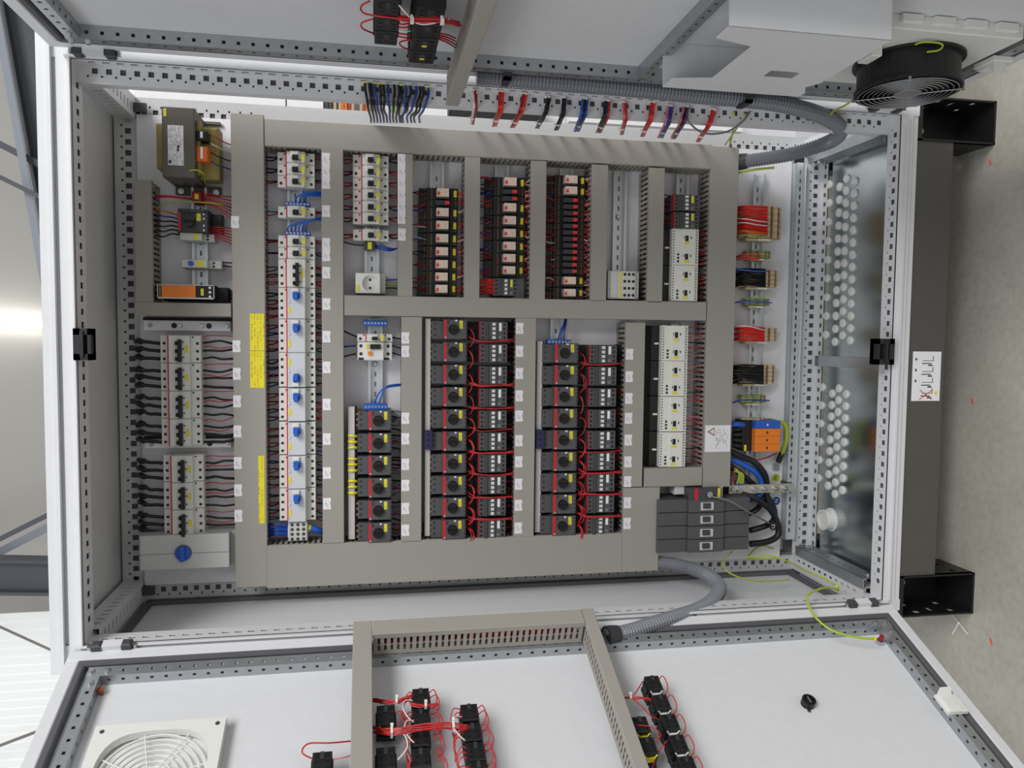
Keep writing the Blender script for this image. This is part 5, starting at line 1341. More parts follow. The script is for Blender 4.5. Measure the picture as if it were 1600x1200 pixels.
wire(spline([PP(296, 267, .132), PP(308, 266, .135), PP(318, 272, .12), PP(320, 283, .06), PP(323, 292, .02)], 5), .0018, 'yellow_green', 'yellow-green wire curling from the transformer core', None)
many([(('red', 'white_wire', 'black_wire', 'blue_wire')[k], [(329, 210 + 14 * k, .10), (340, 216 + 14 * k, .09), (352, 223 + 13 * k, .06), (364, 227 + 13 * k, .05)]) for k in range(4)], 'thin wire from the transformer terminals to the broad duct', 'transformer wires')
for k in range(3): wire(spline([PP(338, 450 + 5 * k, .03), PP(350, 453 + 5 * k, .03), PP(364, 456 + 5 * k, .03)], 3), .0022, 'black_wire', 'black wire at the lower end of the orange safety relay', 'black safety relay wires')

# ------------------------------------------------------------------ heavy cables round the main switch
def cable(pts, r, m, label, **k): return wire(spline([PP(*p) for p in pts], 6), r, m, label, None, 'cable', 'cable', 10, **k)
cable([(1138, 704, .05), (1155, 712, .055), (1178, 722, .06), (1194, 740, .055), (1198, 758, .035), (1199, 780, .03), (1212, 812, .04), (1216, 835, .045), (1200, 846, .045), (1172, 850, .045)], .0085, 'black_wire', 'thick black cable sweeping behind the earth bar to the main switch end')
cable([(1138, 716, .045), (1160, 725, .05), (1180, 737, .052), (1189, 752, .04), (1188, 772, .03), (1170, 782, .02)], .0080, 'blue', 'thick blue cable curving behind the earth bar')
cable([(1138, 726, .04), (1158, 741, .04), (1176, 756, .03), (1200, 778, .025), (1210, 800, .03), (1204, 818, .035), (1172, 829, .045)], .0080, 'black_wire', 'second black cable crossing behind the earth bar')
cable([(1160, 772, .05), (1182, 780, .05), (1203, 796, .045), (1214, 815, .04), (1217, 826, .035)], .0080, 'black_wire', 'black cable arching beside the main switch corner')
cable([(1196, 770, .02), (1190, 785, .02), (1182, 796, .03), (1170, 803, .04)], .0075, 'black_wire', 'short black cable tucked behind the arching cables')
for k in range(4): cable([(1145, 671 + 8 * k, .04), (1155, 670 + 9 * k, .045), (1170, 668 + 9 * k, .04)], .0072, 'black_wire', ('first', 'second', 'third', 'fourth')[k] + ' black cable into the surge arrester, counted from the blue one')
cable([(1140, 664, .05), (1150, 663, .055), (1162, 664, .045)], .0075, 'blue', 'short thick blue cable into the surge arrester')
cable([(1213, 660, .03), (1224, 661, .035), (1229, 671, .035), (1228, 690, .03), (1221, 710, .02)], .0062, 'yellow_green', 'thick yellow-green earth cable bending round the surge arrester')
o = cable([(1222, 707, .02), (1219, 714, .016), (1216, 722, .012)], .0078, 'black', 'black sleeve with tinned lug on the earth cable end')
MB().box(PP(1214, 730, .01)[0] - .009, PP(1214, 730, .01)[0] + .007, PP(1214, 730, .01)[1] - .008, PP(1214, 730, .01)[1] + .010, .002, .010).build('lug', 'steel', o)
cable([(1160, 719, .02), (1178, 719, .03), (1195, 716, .03), (1214, 708, .03)], .002, 'red', 'thin red wire beside the surge arrester')
for k in range(3): cable([(1140, 730 + 4 * k, .03), (1150, 733 + 2 * k, .05), (1155 + 3 * k, 742, .055), (1152 + 4 * k, 757, .05)], .0026, 'yellow_green', 'yellow-green wire hooking onto the earth bar', ferrule=(1, 'blue', .0036))
for o in [o for o in COL.objects if o.get('label') == 'yellow-green wire hooking onto the earth bar']: o['group'] = 'earth hooks'
cable([(1140, 745, .03), (1145, 740, .05), (1147, 757, .05)], .002, 'red', 'short red wire beside the hooked earth wires')
cable([(1112, 776, .108), (1140, 783, .12), (1175, 803, .11), (1207, 820, .04)], .0022, 'grey_wire', 'thin grey cord from the trip unit across the main switch')
# phase badges
def text_mesh(txt, size, M, m, parent):
    cu = bpy.data.curves.new('text', 'FONT'); cu.body = txt; cu.size = size; cu.extrude = .0003; cu.align_x = 'CENTER'; cu.align_y = 'CENTER'; cu.resolution_u = 2
    tmp = bpy.data.objects.new('tmp', cu); COL.objects.link(tmp)
    me = bpy.data.meshes.new_from_object(tmp.evaluated_get(bpy.context.evaluated_depsgraph_get()))
    bpy.data.objects.remove(tmp); me.materials.clear(); me.materials.append(MATS[m])
    o = link('lettering', me, parent); o.matrix_local = M; return o
TXT = Matrix(((0, -1, 0, 0), (1, 0, 0, 0), (0, 0, 1, 0), (0, 0, 0, 1)))     # text x -> +b, text y -> -a
for (u, v, m_, tm, s_, lb_) in ((1212, 746, 'yellow_green', 'black', 'PE', 'yellow-green round badge lettered PE'), (1213, 782.5, 'blue_wire', 'white_plastic', 'N', 'blue round badge lettered N'), (1208, 822, 'black', 'white_plastic', 'L2', 'black round badge lettered L2')):
    q = px(u, v, .001); hh = .0 if s_ != 'L2' else .054
    o = MB().cyl(0, 0, hh + .0002, hh + .0012, .0112, 24).build('phase_badge', m_); o.matrix_world = PM(*px(u, v, hh)); tag(o, lb_, 'badge')
    text_mesh(s_, .0125 if len(s_) > 1 else .015, Matrix.Translation((0, 0, hh + .0014)) @ TXT, tm, o)
# earth wires at the bottom left corner
def wld(pts, r, m, label, group=None, n=7, name='wire', cat='wire', k=6, ferrule=None):
    return wire(spline(pts, k), r, m, label, group, name, cat, n, M=Matrix(), ferrule=ferrule)
cable([(1208, 857, .004), (1196, 853, .012), (1182, 856, .02), (1172, 866, .02), (1168, 872, .02), (1185, 873, .03), (1215, 872, .05)], .002, 'yellow_green', 'yellow-green wire looping beside the main switch')
wld([at(1166, 871, .3), at(1200, 868, .28), at(1230, 877, .25), at(1262, 893, .15), at(1290, 905, .1), at(1310, 918, .06)], .0022, 'yellow_green', 'yellow-green wire running to the cabinet corner beside the grille door', ferrule=(1, 'yellow', .004))
wld([at(1144, 862, .3), at(1132, 872, .27), at(1130, 885, .23), at(1145, 898, .2), at(1175, 907, .2), at(1205, 908, .22), at(1233, 906, .24)], .002, 'yellow_green', 'yellow-green wire curling across the cabinet side panel')
wld([at(1310, 922, .06), at(1290, 918, .03), at(1264, 928, -.01), at(1262, 940, -.03), at(1272, 962, -.06), at(1300, 985, -.10), at(1340, 996, -.115), at(1368, 998, -.12)], .0026, 'yellow_green', 'yellow-green earth lead bridging cabinet and grille door', ferrule=(1, 'yellow', .0045))

# ------------------------------------------------------------------ corrugated conduits
def conduit(pts, r, label, pitch=.0072, clips=()):
    P = spline(pts, 24); out = [P[0]]; acc = 0
    ring_ = []; rad = []
    # resample evenly at half pitch
    step = pitch / 2; cur = P[0]; ring_.append(cur.copy()); d = 0
    for i in range(len(P) - 1):
        seg = P[i + 1] - P[i]; L = seg.length; t = step - d
        while t <= L:
            ring_.append(P[i] + seg * (t / L)); t += step
        d = L - (t - step)
    rad = [r if i % 2 else r * .84 for i in range(len(ring_))]
    o = MB().tube(ring_, r, 12, rad).build('conduit', 'conduit', None, smooth=False)
    e_ = MB().tube([ring_[-1], ring_[-5], ring_[-9]], r * 1.16, 14, [r * 1.16, r * 1.16, r * 1.06]).build('end_fitting', 'dark2', o)
    return tag(o, label, 'conduit')
conduit([at(745, 119, -.05), at(800, 123, -.05), at(900, 131, -.05), at(1000, 140, -.05), at(1100, 150, -.048), at(1180, 157, -.044), at(1240, 167, -.034), at(1285, 181, .0), at(1312, 199, .05), at(1308, 214, .10), at(1285, 226, .15), at(1240, 240, .2), at(1200, 247, .25), at(1150, 254, .31)], .0175,
        'grey corrugated conduit along the fan-side post bending into the cabinet')
conduit([at(1022, 878, .31), at(1050, 881, .28), at(1080, 888, .25), at(1108, 900, .2), at(1124, 918, .13), at(1112, 940, .06), at(1085, 955, .02), at(1050, 966, -.01), at(1015, 977, -.03), at(980, 988, -.05), at(945, 994, -.065)], .0175,
        'grey corrugated conduit from the widest duct out to the grille door')
for (u, v, Y, lb_) in ((790, 114, -.068, 'grey conduit clip nearer the door duct'), (1163, 150, -.062, 'grey conduit clip nearer the conduit bend')):
    p = at(u, v, Y)
    o = MB().box(-.02, .022, -.024, -.018, -.007, .007).box(-.02, -.014, -.024, .022, -.007, .007).box(.016, .022, -.024, .022, -.007, .007).build('conduit_clip', 'dark2'); o.location = p; tag(o, lb_, 'clip')

# ------------------------------------------------------------------ things on the doors
def dthing(side, name, label, cat, a, b, c=0.0, group=None):
    return thing(name, label, cat, DM[side] @ Matrix.Translation((a, b, c)), group)
def dduct(side, a0, a1, b0, b1, along, label, fill):
    return duct((a0, a1, b0, b1), along, label, .0555, fill, DM[side] @ Matrix.Translation((0, 0, .0245)))     # screwed onto the perforated strips
dduct('L', -1.446, -1.410, -.575, -.008, 'b', 'grey door duct nearest the vent grille on the grille door', 'red_dark')
dduct('L', -1.409, -.984, -.046, -.008, 'a', 'grey slotted door duct along the hinge side of the grille door', 'red')
dduct('L', -.983, -.958, -.575, -.006, 'b', 'grey slotted door duct ending at the corrugated conduit', 'red_dark')
dduct('R', -1.268, -1.243, .018, .56, 'b', 'grey slotted door duct on the fan door', 'red_dark')
# contact blocks
BLK = {}
def contact_block(side, a, b, la, lb, h, lever, label, group):
    t = dthing(side, 'contact_block', label, 'contact block', a, b, 0, group)
    key = (la, lb, h)
    if key not in BLK:
        m = MB().cbox(-la / 2, la / 2, -lb / 2, lb / 2, .022, h, .002).box(-la / 2 - .002, -la / 2, -lb * .3, lb * .3, .03, h - .01).box(la / 2, la / 2 + .002, -lb * .3, lb * .3, .03, h - .01)
        m2 = MB().cbox(-la * .55, la * .5, -lb * .62, lb * .5, .012, .022, .002).cyl(0, 0, 0, .012, la * .42, 12)
        s_ = MB()
        for x in (-.28, .28):
            for y in (-.3, .0, .3): s_.cyl(x * la, y * lb, h, h + .0006, .003, 8)
        c_ = MB().box(-la * .1, la * .1, lb * .1, lb * .45, h, h + .002)
        BLK[key] = (m.mesh('body', 'black'), m2.mesh('mount', 'black_soft'), s_.mesh('terminal_screws', 'black_gloss'), c_.mesh('centre_rib', 'dark2'))
    me = BLK[key]
    link('body', me[0], t); link('mount', me[1], t); link('terminal_screws', me[2], t, 'stuff'); link('centre_rib', me[3], t)
    if lever == 'tag':
        MB().box(-.004, .004, -lb * .1, lb * .12, h, h + .001).build('tag', 'yellow', t)
    elif lever:
        MB().box(-.006, .006, -lb * .60, -lb * .50, .03, .040).tube([(-.012, -lb * .5, .046), (-.005, -lb * .56, .036)], .0016, 4).tube([(.012, -lb * .5, .046), (.005, -lb * .56, .036)], .0016, 4).build('release_lever', lever, t, kind='stuff')
    return t
def LB(u, v, lever, label, group, la=.030, lb=.036, h=.052):
    a, b = dpx('L', u, v, h); contact_block('L', a, b, la, lb, h, lever, label, group); return a, b
c1 = [LB(658, 1087 + 31.8 * k, None, 'black contact block, %s from the hinge in the first full column' % ORD[k], 'contact block columns') for k in range(4)]
c1 = [(c1[0][0] + .001 * k, c1[0][1] - .0437 * k) for k in range(4)]
c2 = [LB(734 + 5 * k, 1112 + 30.5 * k, None, 'black contact block, %s from the hinge in the shorter second column' % ORD[k], 'contact block columns') for k in range(4)]
c0 = [LB(603, v, 'yellow', 'black contact block with yellow lever, %s from the hinge beside the duct' % ORD[k], 'yellow-lever blocks', .032, .042, .05) for k, v in enumerate((1116, 1183))]
cx = LB(503, 1190, 'yellow', 'single black contact block between vent grille and door duct', None, .032, .04, .05)
c3 = [LB(u, v, 'white_plastic', 'black contact block with white lever, %s from the hinge in the slanting row' % ORD[k], 'white-lever blocks', .028, .034, .05) for k, (u, v) in enumerate(((1022, 1066), (1034.5, 1096), (1048, 1127), (1061, 1160), (1075, 1194)))]
c4 = [LB(u, v, 'yellow', 'black contact block half hidden by the slanting duct, %s from the hinge' % ORD[k], 'half hidden blocks', .028, .034, .05) for k, (u, v) in enumerate(((1002, 1131), (1013, 1164)))]
def RBk(a, b, la, lb, h, lever, label, group): contact_block('R', a, b, la, lb, h, lever, label, group)
for k in range(4): RBk(-1.327, .205 + .056 * k, .043, .050, .062, 'tag' if k < 2 else None, 'large black contact block beside the door duct, %s from the fan door hinge' % ORD[k], 'fan door blocks by the duct')
for k in range(4): RBk(-1.389, .275 + .056 * k, .036, .050, .062, None, 'black contact block in the outer column, %s from the fan door hinge' % ORD[k], 'fan door outer blocks')
# their wires
def dw(side, pts, r, m, label, group, ferrule=None, n=5):
    return wire(spline(pts, 5), r, m, label, group, M=DM[side], n=n, ferrule=ferrule)
def right_loops(cs, title, m_='red', cnt=2, h=.045, side='L', sz=.03, to_next=True):
    for k, (a, b) in enumerate(cs):
        for j in range(cnt):
            y = b + .010 - .012 * j
            e = .013 + .005 * j + J(.002); dn = .030 if to_next else .018
            dw(side, [(a + sz / 2, y, h), (a + sz / 2 + e * .7, y + .004, h + .004), (a + sz / 2 + e, y - dn * .45, h + .002), (a + sz / 2 + e * .7, y - dn * .9, h - .004), (a + sz / 2 + .001, y - dn, h - .006)], .0011, m_, 'red loop on the free side of the %s contact block %s' % (ORD[k], title), 'red loops ' + title)
def left_loops(cs, title, cnt=3, h=.045, sz=.03):
    for k, (a, b) in enumerate(cs):
        for j in range(cnt):
            y = b + .012 - .010 * j
            dw('L', [(a - sz / 2, y, h), (a - sz / 2 - .010 - J(.004), y + .001, h + .002), (a - sz / 2 - .018, y - .014, h - .008), (a - sz / 2 - .012 + J(.006), y - .03, h - .02)], .0011, 'red', 'red wire on the duct side of the %s contact block %s' % (ORD[k], title), 'red upper wires ' + title)
right_loops(c1, 'in the first full column', cnt=2); left_loops(c1, 'in the first full column')
right_loops(c2, 'in the shorter second column', cnt=2); left_loops(c2, 'in the shorter second column')
right_loops(c3, 'in the slanting row', cnt=1, sz=.028)
# white loops
for (cs, k, tl) in ((c1, 0, 'between first and second block of the full column'), (c1, 1, 'between second and third block of the full column'), (c2, 0, 'between first and second block of the shorter column')):
    a, b = cs[k]
    dw('L', [(a - .015, b - .008, .05), (a - .030, b - .014, .058), (a - .034, b - .032, .06), (a - .026, b - .048, .056), (a - .014, b - .056, .048)], .0013, 'white_wire', 'white wire arching ' + tl, None)
a, b = c0[0]
dw('L', [(a + .016, b + .006, .045), (a + .026, b + .004, .05), (a + .026, b - .012, .05), (a + .016, b - .03, .04)], .0012, 'red', 'red wire curling from the first yellow-lever block', None)
dw('L', [(a + .012, b - .042, .055), (a + .030, b - .052, .058), (a + .034, b - .075, .055), (a + .018, b - .09, .045)], .0014, 'white_wire', 'white wire curling to the second yellow-lever block', None)
# tied bundles crossing the door to the duct
def tied(side, pts, r, n, label, ties, m_='red', group=None):
    base = spline(pts, 5); t = thing('wire_bundle', label, 'wire bundle', DM[side], group)
    mb = MB()
    for k in range(n):
        th = 6.283 * k / n
        mb.tube([p + Vector((J(.001), math.cos(th) * r + J(.001), math.sin(th) * r)) for p in base], .0013, 4)
    mb.build('strands', m_, t, kind='stuff')
    for f in ties:
        p = base[int(f * (len(base) - 1))]
        MB().box(p.x - .002, p.x + .002, p.y - r - .002, p.y + r + .002, p.z - r - .002, p.z + r + .002).box(p.x - .002, p.x + .003, p.y + r, p.y + r + .006, p.z, p.z + r + .005).build('cable_tie', 'tie', t)
    return t
def LP(u, v, h): a, b = dpx('L', u, v, h); return (a, b, h)
tied('L', [LP(582, 1094, .03), LP(615, 1097, .05), LP(632, 1092, .052), LP(645, 1087, .05)], .003, 6, 'red wire bundle leaving the duct to the first contact block', (.45,))
tied('L', [LP(582, 1140, .035), LP(612, 1144, .058), LP(650, 1138, .064), LP(690, 1134, .064), LP(718, 1136, .055), LP(735, 1140, .045)], .005, 9, 'thick red wire bundle crossing both contact block columns', (.22, .72))
tied('L', [LP(640, 1100, .06), LP(660, 1103, .062), LP(685, 1101, .058)], .002, 3, 'short red bundle between first and second contact block', (.6,))
tied('L', [LP(976, 1090, .04), LP(988, 1090, .045), LP(1003, 1091, .046), LP(1018, 1093, .04)], .0015, 3, 'thin red bundle from the slanting duct to the white-lever row', (.3,))
dw('L', [LP(987, 1090, .045), LP(995, 1080, .048), LP(1004, 1065, .045)], .0012, 'red', 'red wire leading from the tie to the first white-lever block', None)
dw('L', [LP(988, 1091, .045), LP(1003, 1104, .048), LP(1016, 1118, .047), LP(1030, 1124, .04)], .0012, 'red', 'red wire bending from the tie to the third white-lever block', None)
dw('L', [LP(993, 1133, .05), LP(1018, 1136, .052), LP(1032, 1148, .05), LP(1024, 1159, .045)], .0012, 'red', 'red wire curling between the half hidden blocks', None)
dw('L', [LP(1019, 1202, .03), LP(1026, 1180, .04), LP(1040, 1160, .045), LP(1043, 1157, .04)], .0012, 'red', 'red wire leading to the fourth white-lever block', None)
dw('L', [LP(489, 1186, .045), LP(472, 1176, .05), LP(482, 1162, .05), LP(515, 1161, .05), LP(548, 1158, .04)], .0014, 'red', 'red wire arching from the single block to the duct', None)
dw('L', [LP(520, 1186, .045), LP(535, 1184, .05), LP(550, 1180, .045)], .0013, 'pink_wire', 'pink wire from the single block to the duct', None)
def RP(u, v, h): a, b = dpx('R', u, v, h); return (a, b, h)
dw('R', [RP(577, 2, .05), RP(564, 10, .05), RP(568, 20, .06), RP(590, 25, .072), RP(640, 30, .076), RP(690, 30, .076), RP(720, 40, .06)], .0015, 'red', 'long red wire crossing both fan door block columns', None)
dw('R', [RP(582, 30, .055), RP(565, 36, .055), RP(567, 45, .055), RP(583, 52, .055)], .0014, 'red', 'red wire loop at the outer column of the fan door', None)
dw('R', [RP(642, 62, .055), RP(625, 66, .055), RP(628, 73, .055), RP(638, 77, .055)], .0014, 'red', 'red wire loop between the fan door block columns', None)
dw('R', [RP(622, 6, .06), RP(632, 18, .068), RP(648, 34, .076), RP(665, 38, .078), RP(690, 33, .076), RP(702, 30, .07)], .0014, 'white_wire', 'white wire swinging across the large fan door block', None)
tied('R', [RP(622, 28, .06), RP(650, 31, .078), RP(690, 32, .078), RP(718, 38, .06)], .003, 5, 'red wire bundle with white ties across the large fan door blocks', (.28, .72))
for k in range(4): dw('R', [RP(686, 52 + 3 * k, .05), RP(700, 55 + 4 * k, .045), RP(712, 60 + 5 * k, .03)], .0014, 'red', 'red wire from the large fan door blocks into the duct', 'red wires into the fan door duct')
for k in range(5): dw('R', [RP(618, 35 + 5 * k, .055), RP(628, 38 + 5 * k, .06), RP(642, 36 + 6 * k, .055)], .0013, 'red' if k != 2 else 'white_wire', ('red wire' if k != 2 else 'white wire') + ' joining the two fan door block columns', 'wires between fan door columns' if k != 2 else None)

# vent grille
va0, va1 = -1.878, -1.664; vb1 = -.166; vb0 = vb1 - .214; vc = ((va0 + va1) / 2, (vb0 + vb1) / 2); S = .107
t = dthing('L', 'vent_grille', 'white square vent filter with concentric ring grille on the grille door', 'vent grille', vc[0], vc[1])
n = 48; ro = .094
def sup(th, r, e=3.2):
    c_, s_ = math.cos(th), math.sin(th); k = (abs(c_) ** e + abs(s_) ** e) ** (-1 / e); return (r * k * c_, r * k * s_)
sqp = []
for i in range(n):
    th = 6.28318 * i / n; k = 1 / max(abs(math.cos(th)), abs(math.sin(th))); sqp.append((S * k * math.cos(th), S * k * math.sin(th)))
op = [sup(6.28318 * i / n, .089) for i in range(n)]
V = [(p[0], p[1], .024) for p in sqp] + [(p[0], p[1], .024) for p in op] + [(p[0], p[1], .008) for p in op] + [(p[0], p[1], 0.0005) for p in sqp]
F = [(i, (i + 1) % n, n + (i + 1) % n, n + i) for i in range(n)] + [(n + i, n + (i + 1) % n, 2 * n + (i + 1) % n, 2 * n + i) for i in range(n)] + [((i + 1) % n, i, 3 * n + i, 3 * n + (i + 1) % n) for i in range(n)]
MB().add(V, F).build('frame', 'white_plastic', t)
MB().box(-.09, .09, -.09, .09, .0006, .003).build('filter_mat', 'paper', t)
for k in range(9):
    r_ = .014 + .0105 * k
    if r_ < .09: MB().ring(0, 0, .009, .014, r_ - .0012, r_ + .0012, 40).build('grille_ring', 'white_plastic', t)
for k in range(8):
    th = 6.28318 * (k + .35) / 8; p = sup(th, .089)
    MB().tube([(p[0] * .12, p[1] * .12, .013), (p[0], p[1], .013)], .0016, 4).build('grille_spoke', 'white_plastic', t)
s_ = MB()
for x in (-1, 1):
    for y in (-1, 1): s_.cyl(x * .094, y * .094, .024, .0246, .004, 10)
s_.build('screw_holes', 'dark', t, kind='stuff')
# lock, guide, caps on the left door
a, b = dpx('L', 1264, 1094, .012)
t = dthing('L', 'door_lock', 'round black door lock insert on the grille door', 'lock', a, b)
MB().cyl(0, 0, 0, .010, .0135, 24).build('housing', 'black', t); MB().ring(0, 0, .010, .014, .009, .0135, 24).build('rim', 'black_gloss', t); MB().cbox(-.002, .002, -.007, .007, .010, .016).build('key_pin', 'steel', t)
for d_ in ((.006, .016), (-.006, -.017)): MB().cyl(d_[0], d_[1], 0, .003, .0035, 10).build('screw', 'steel', t)
a, b = dpx('L', 1488, 1099, .03)
t = dthing('L', 'door_guide', 'white plastic door guide wedge on the grille door strip', 'guide', a, b)
MB().cbox(-.024, .020, -.022, .022, .0245, .034, .002).extr([(-.022, .034), (.022, .034), (.022, .052), (.012, .040), (-.016, .040)], 'bc', -.020, .004).build('wedge', 'white_plastic', t)
MB().cyl(-.008, -.008, .034, .036, .006, 12).build('screw', 'steel', t)
for side, u, v, lb_ in (('L', 158, 1081, 'small rusty red cap in the corner of the grille door'), ('R', 129, 45, 'small rusty red cap in the corner of the fan door')):
    a, b = dpx(side, u, v, .006); o = MB().cyl(0, 0, 0, .012, .0045, 8).cyl(0, 0, .012, .014, .0055, 8).build('cap', 'rust_cap'); o.matrix_world = DM[side] @ Matrix.Translation((a, b, 0)); tag(o, lb_, 'cap')
a, b = dpx('L', 1376, 999, .012)
t = dthing('L', 'earth_stud', 'earth stud with nut and red cap at the grille door corner', 'stud', a, b)
MB().cyl(0, 0, 0, .010, .0085, 6).build('nut', 'steel', t); MB().cyl(0, 0, .010, .022, .005, 10).build('cap', 'red_dark', t)

# right door: cross strip, sheet metal pocket, fan with filter box
m = MB(); L_ = .45
m.perf((-.899, .075, .024), (0, 1, 0), (1, 0, 0), L_, .018, holes(L_, .025, .005, .006, .011), nrm=(0, 0, 1))
m.perf((-.899, .075, 0), (0, 1, 0), (0, 0, 1), L_, .024, [], nrm=(-1, 0, 0)); m.perf((-.881, .075, 0), (0, 1, 0), (0, 0, 1), L_, .024, [], nrm=(1, 0, 0))
m.build('cross_strip', 'galv', doorR)
t = dthing('R', 'document_pocket', 'white folded sheet metal pocket with cut-outs on the fan door', 'document pocket', -.895, .2)
W_, B2 = .266, .267; e = .0012; hh = .08
web = [(0, 0), (W_, 0), (W_ + .004, .02), (W_ - .016, .055), (W_, .08), (W_, B2), (0, B2), (0, .223), (.07, .203), (.068, .061), (0, .045)]
# web with a slanted window: two halves either side of it
def poly(mb, pts, c0, c1): return mb.prism(pts, c0, c1)
wn_ = [(.150, .085), (.205, .085), (.205, .115), (.150, .115)]
mb = MB(); poly(mb, [(0, 0), (W_, 0), (W_ + .003, .02), (W_ - .014, .05), (W_, .075), (W_, .085), (.068, .085), (.068, .061), (0, .045)], hh - e, hh)
mb.box(.068, .150, .085, .115, hh - e, hh).box(.205, W_, .085, .115, hh - e, hh)
poly(mb, [(.068, .115), (W_, .115), (W_, B2), (0, B2), (0, .223), (.068, .203)], hh - e, hh)
mb.build('front_sheet', 'enclosure', t)
MB().box(0, W_, 0, e, .0005, hh).build('hinge_side_flange', 'enclosure', t)
MB().box(0, W_, B2 - e, B2, .0005, hh).build('free_side_flange', 'enclosure', t)
fa, fb = -.447, .262
t = dthing('R', 'filter_box', 'white fan filter box with tabs behind the black fan', 'filter box', fa, fb)
mb = MB().cbox(-.125, .125, -.125, .125, .0005, .024, .002); mb.build('box', 'white_plastic', t)
for k in range(4): MB().cbox(-.11 + .06 * k, -.072 + .06 * k, .125, .134, .002, .016, .002).build('tab', 'white_plastic', t)
t = dthing('R', 'cooling_fan', 'black round cooling fan with wire finger guard', 'fan', fa, fb, .024)
r_ = .086
MB().ring(0, 0, 0, .056, r_ - .004, r_, 40).build('housing', 'black', t, smooth=False)
MB().ring(0, 0, 0, .005, r_ - .004, r_ + .008, 40).build('back_flange', 'black', t); MB().ring(0, 0, .050, .056, r_ - .004, r_ + .005, 40).build('front_flange', 'black', t)
MB().cyl(0, 0, .004, .048, .034, 24).build('motor_hub', 'black_gloss', t)
for k in range(7):
    th = 6.283 * k / 7; c_, s1 = math.cos(th), math.sin(th)
    c2_, s2 = math.cos(th + .55), math.sin(th + .55)
    MB().add([(.033 * c_, .033 * s1, .044), (.08 * c_, .08 * s1, .046), (.08 * c2_, .08 * s2, .012), (.033 * c2_, .033 * s2, .012)], [(0, 1, 2, 3), (3, 2, 1, 0)]).build('blade', 'black_soft', t)
for k in range(8):
    rr = .024 + .0085 * k; MB().tube([(rr * math.cos(6.28318 * i / 32), rr * math.sin(6.28318 * i / 32), .059) for i in range(33)], .0009, 4, cap=False).build('guard_ring', 'steel', t)
for k in range(4):
    th = 6.283 * k / 4 + .6; MB().tube([(.02 * math.cos(th), .02 * math.sin(th), .0605), (.09 * math.cos(th), .09 * math.sin(th), .0605), (.09 * math.cos(th), .09 * math.sin(th), .057)], .0011, 4).build('guard_spoke', 'steel', t)
    MB().cyl(.09 * math.cos(th), .09 * math.sin(th), .056, .063, .003, 8).build('guard_screw', 'steel', t)
MB().cyl(0, 0, .057, .0595, .022, 24).build('guard_disc', 'grey_wire', t)
MB().cbox(-.115, -.095, .02, .06, 0, .02).build('connector', 'white_plastic', t)
dw('R', [(fa - .050, fb + .085, .030), (fa - .045, fb + .097, .030), (fa - .02, fb + .099, .030), (fa - .005, fb + .095, .032), (fa - .012, fb + .094, .040), (fa - .03, fb + .088, .042)], .0018, 'yellow_green', 'yellow-green lead looping over the fan housing', None)
wld([at(1338, 153, -.12), at(1320, 165, -.09), at(1305, 172, -.04), at(1296, 180, -.01)], .002, 'yellow_green', 'yellow-green lead from the fan to the front post')
a, b = dpx('R', 1552, 100, .03)
t = dthing('R', 'door_guide', 'white plastic door guide wedge on the fan door strip', 'guide', a, b)
MB().cbox(-.020, .020, -.024, .024, .0245, .034, .002).extr([(-.022, .034), (.022, .034), (.022, .054), (.010, .040), (-.016, .040)], 'bc', -.018, .008).build('wedge', 'white_plastic', t)

# ------------------------------------------------------------------ wires and bundles over the right rear post
TOPW = [(570, 'black_wire', 1), (577, 'black_wire', 0), (580, 'black_wire', 0), (585, 'blue_wire', 1), (594, 'black_wire', 1), (599, 'black_wire', 1), (606, 'blue_wire', 0), (616, 'black_wire', 0), (623, 'black_wire', 0), (627, 'black_wire', 1), (634, 'blue_wire', 0), (641, 'black_wire', 0), (650, 'blue_wire', 0), (656, 'black_wire', 0), (661, 'black_wire', 0), (669, 'blue_wire', 1)]
for i, (u, m_, fy) in enumerate(TOPW):
    ub = 579 + (i - 0) * 5.0; 
    if u > 640: ub = u - 14
    wld([at(u, 129 + (u - 570) * .07, .031), at(u + 1, 140 + (u - 570) * .07, .027), at(u + (ub - u) * .3 + J(1), 156 + (u - 570) * .06, .026), at((u + ub) / 2 + J(2), 170 + (u - 570) * .03, .08), at(ub, 182, .22), at(ub + 1, 191, .33)], .0026, m_, ('blue' if m_ == 'blue_wire' else 'black') + ' wire running from the fan-side post into the edge duct', ('blue' if m_ == 'blue_wire' else 'black') + ' wires from the fan-side post', k=4, ferrule=(0, 'yellow', .0048) if fy else None)
BUN = [(739, 141, 736, 194, ('red_dark', 'white_wire'), 'white and red'), (783, 143, 772, 197, ('red_bright', 'red'), 'broad red'), (820, 147, 800, 199, ('red_bright', 'red_dark'), 'slanting red'),
       (857, 152, 838, 200, ('black_wire', 'black_wire'), 'bowed black'), (881, 153, 868, 203, ('black_wire', 'black_soft'), 'straight black'), (915, 155, 901, 205, ('blue_wire', 'black_wire', 'blue'), 'blue'),
       (950, 158, 936, 207, ('red', 'blue_navy', 'black_wire'), 'red and navy'), (974, 160, 970, 210, ('red', 'pink_wire'), 'pink and red'), (1020, 160, 1003, 213, ('red_bright', 'red'), 'thick bowed red'),
       (1048, 166, 1032, 215, ('violet_wire', 'blue_wire', 'pink_wire'), 'violet'), (1073, 167, 1052, 216, ('violet_wire', 'black_wire', 'pink_wire'), 'violet and black'), (1115, 172, 1090, 221, ('red_bright', 'red'), 'last red')]
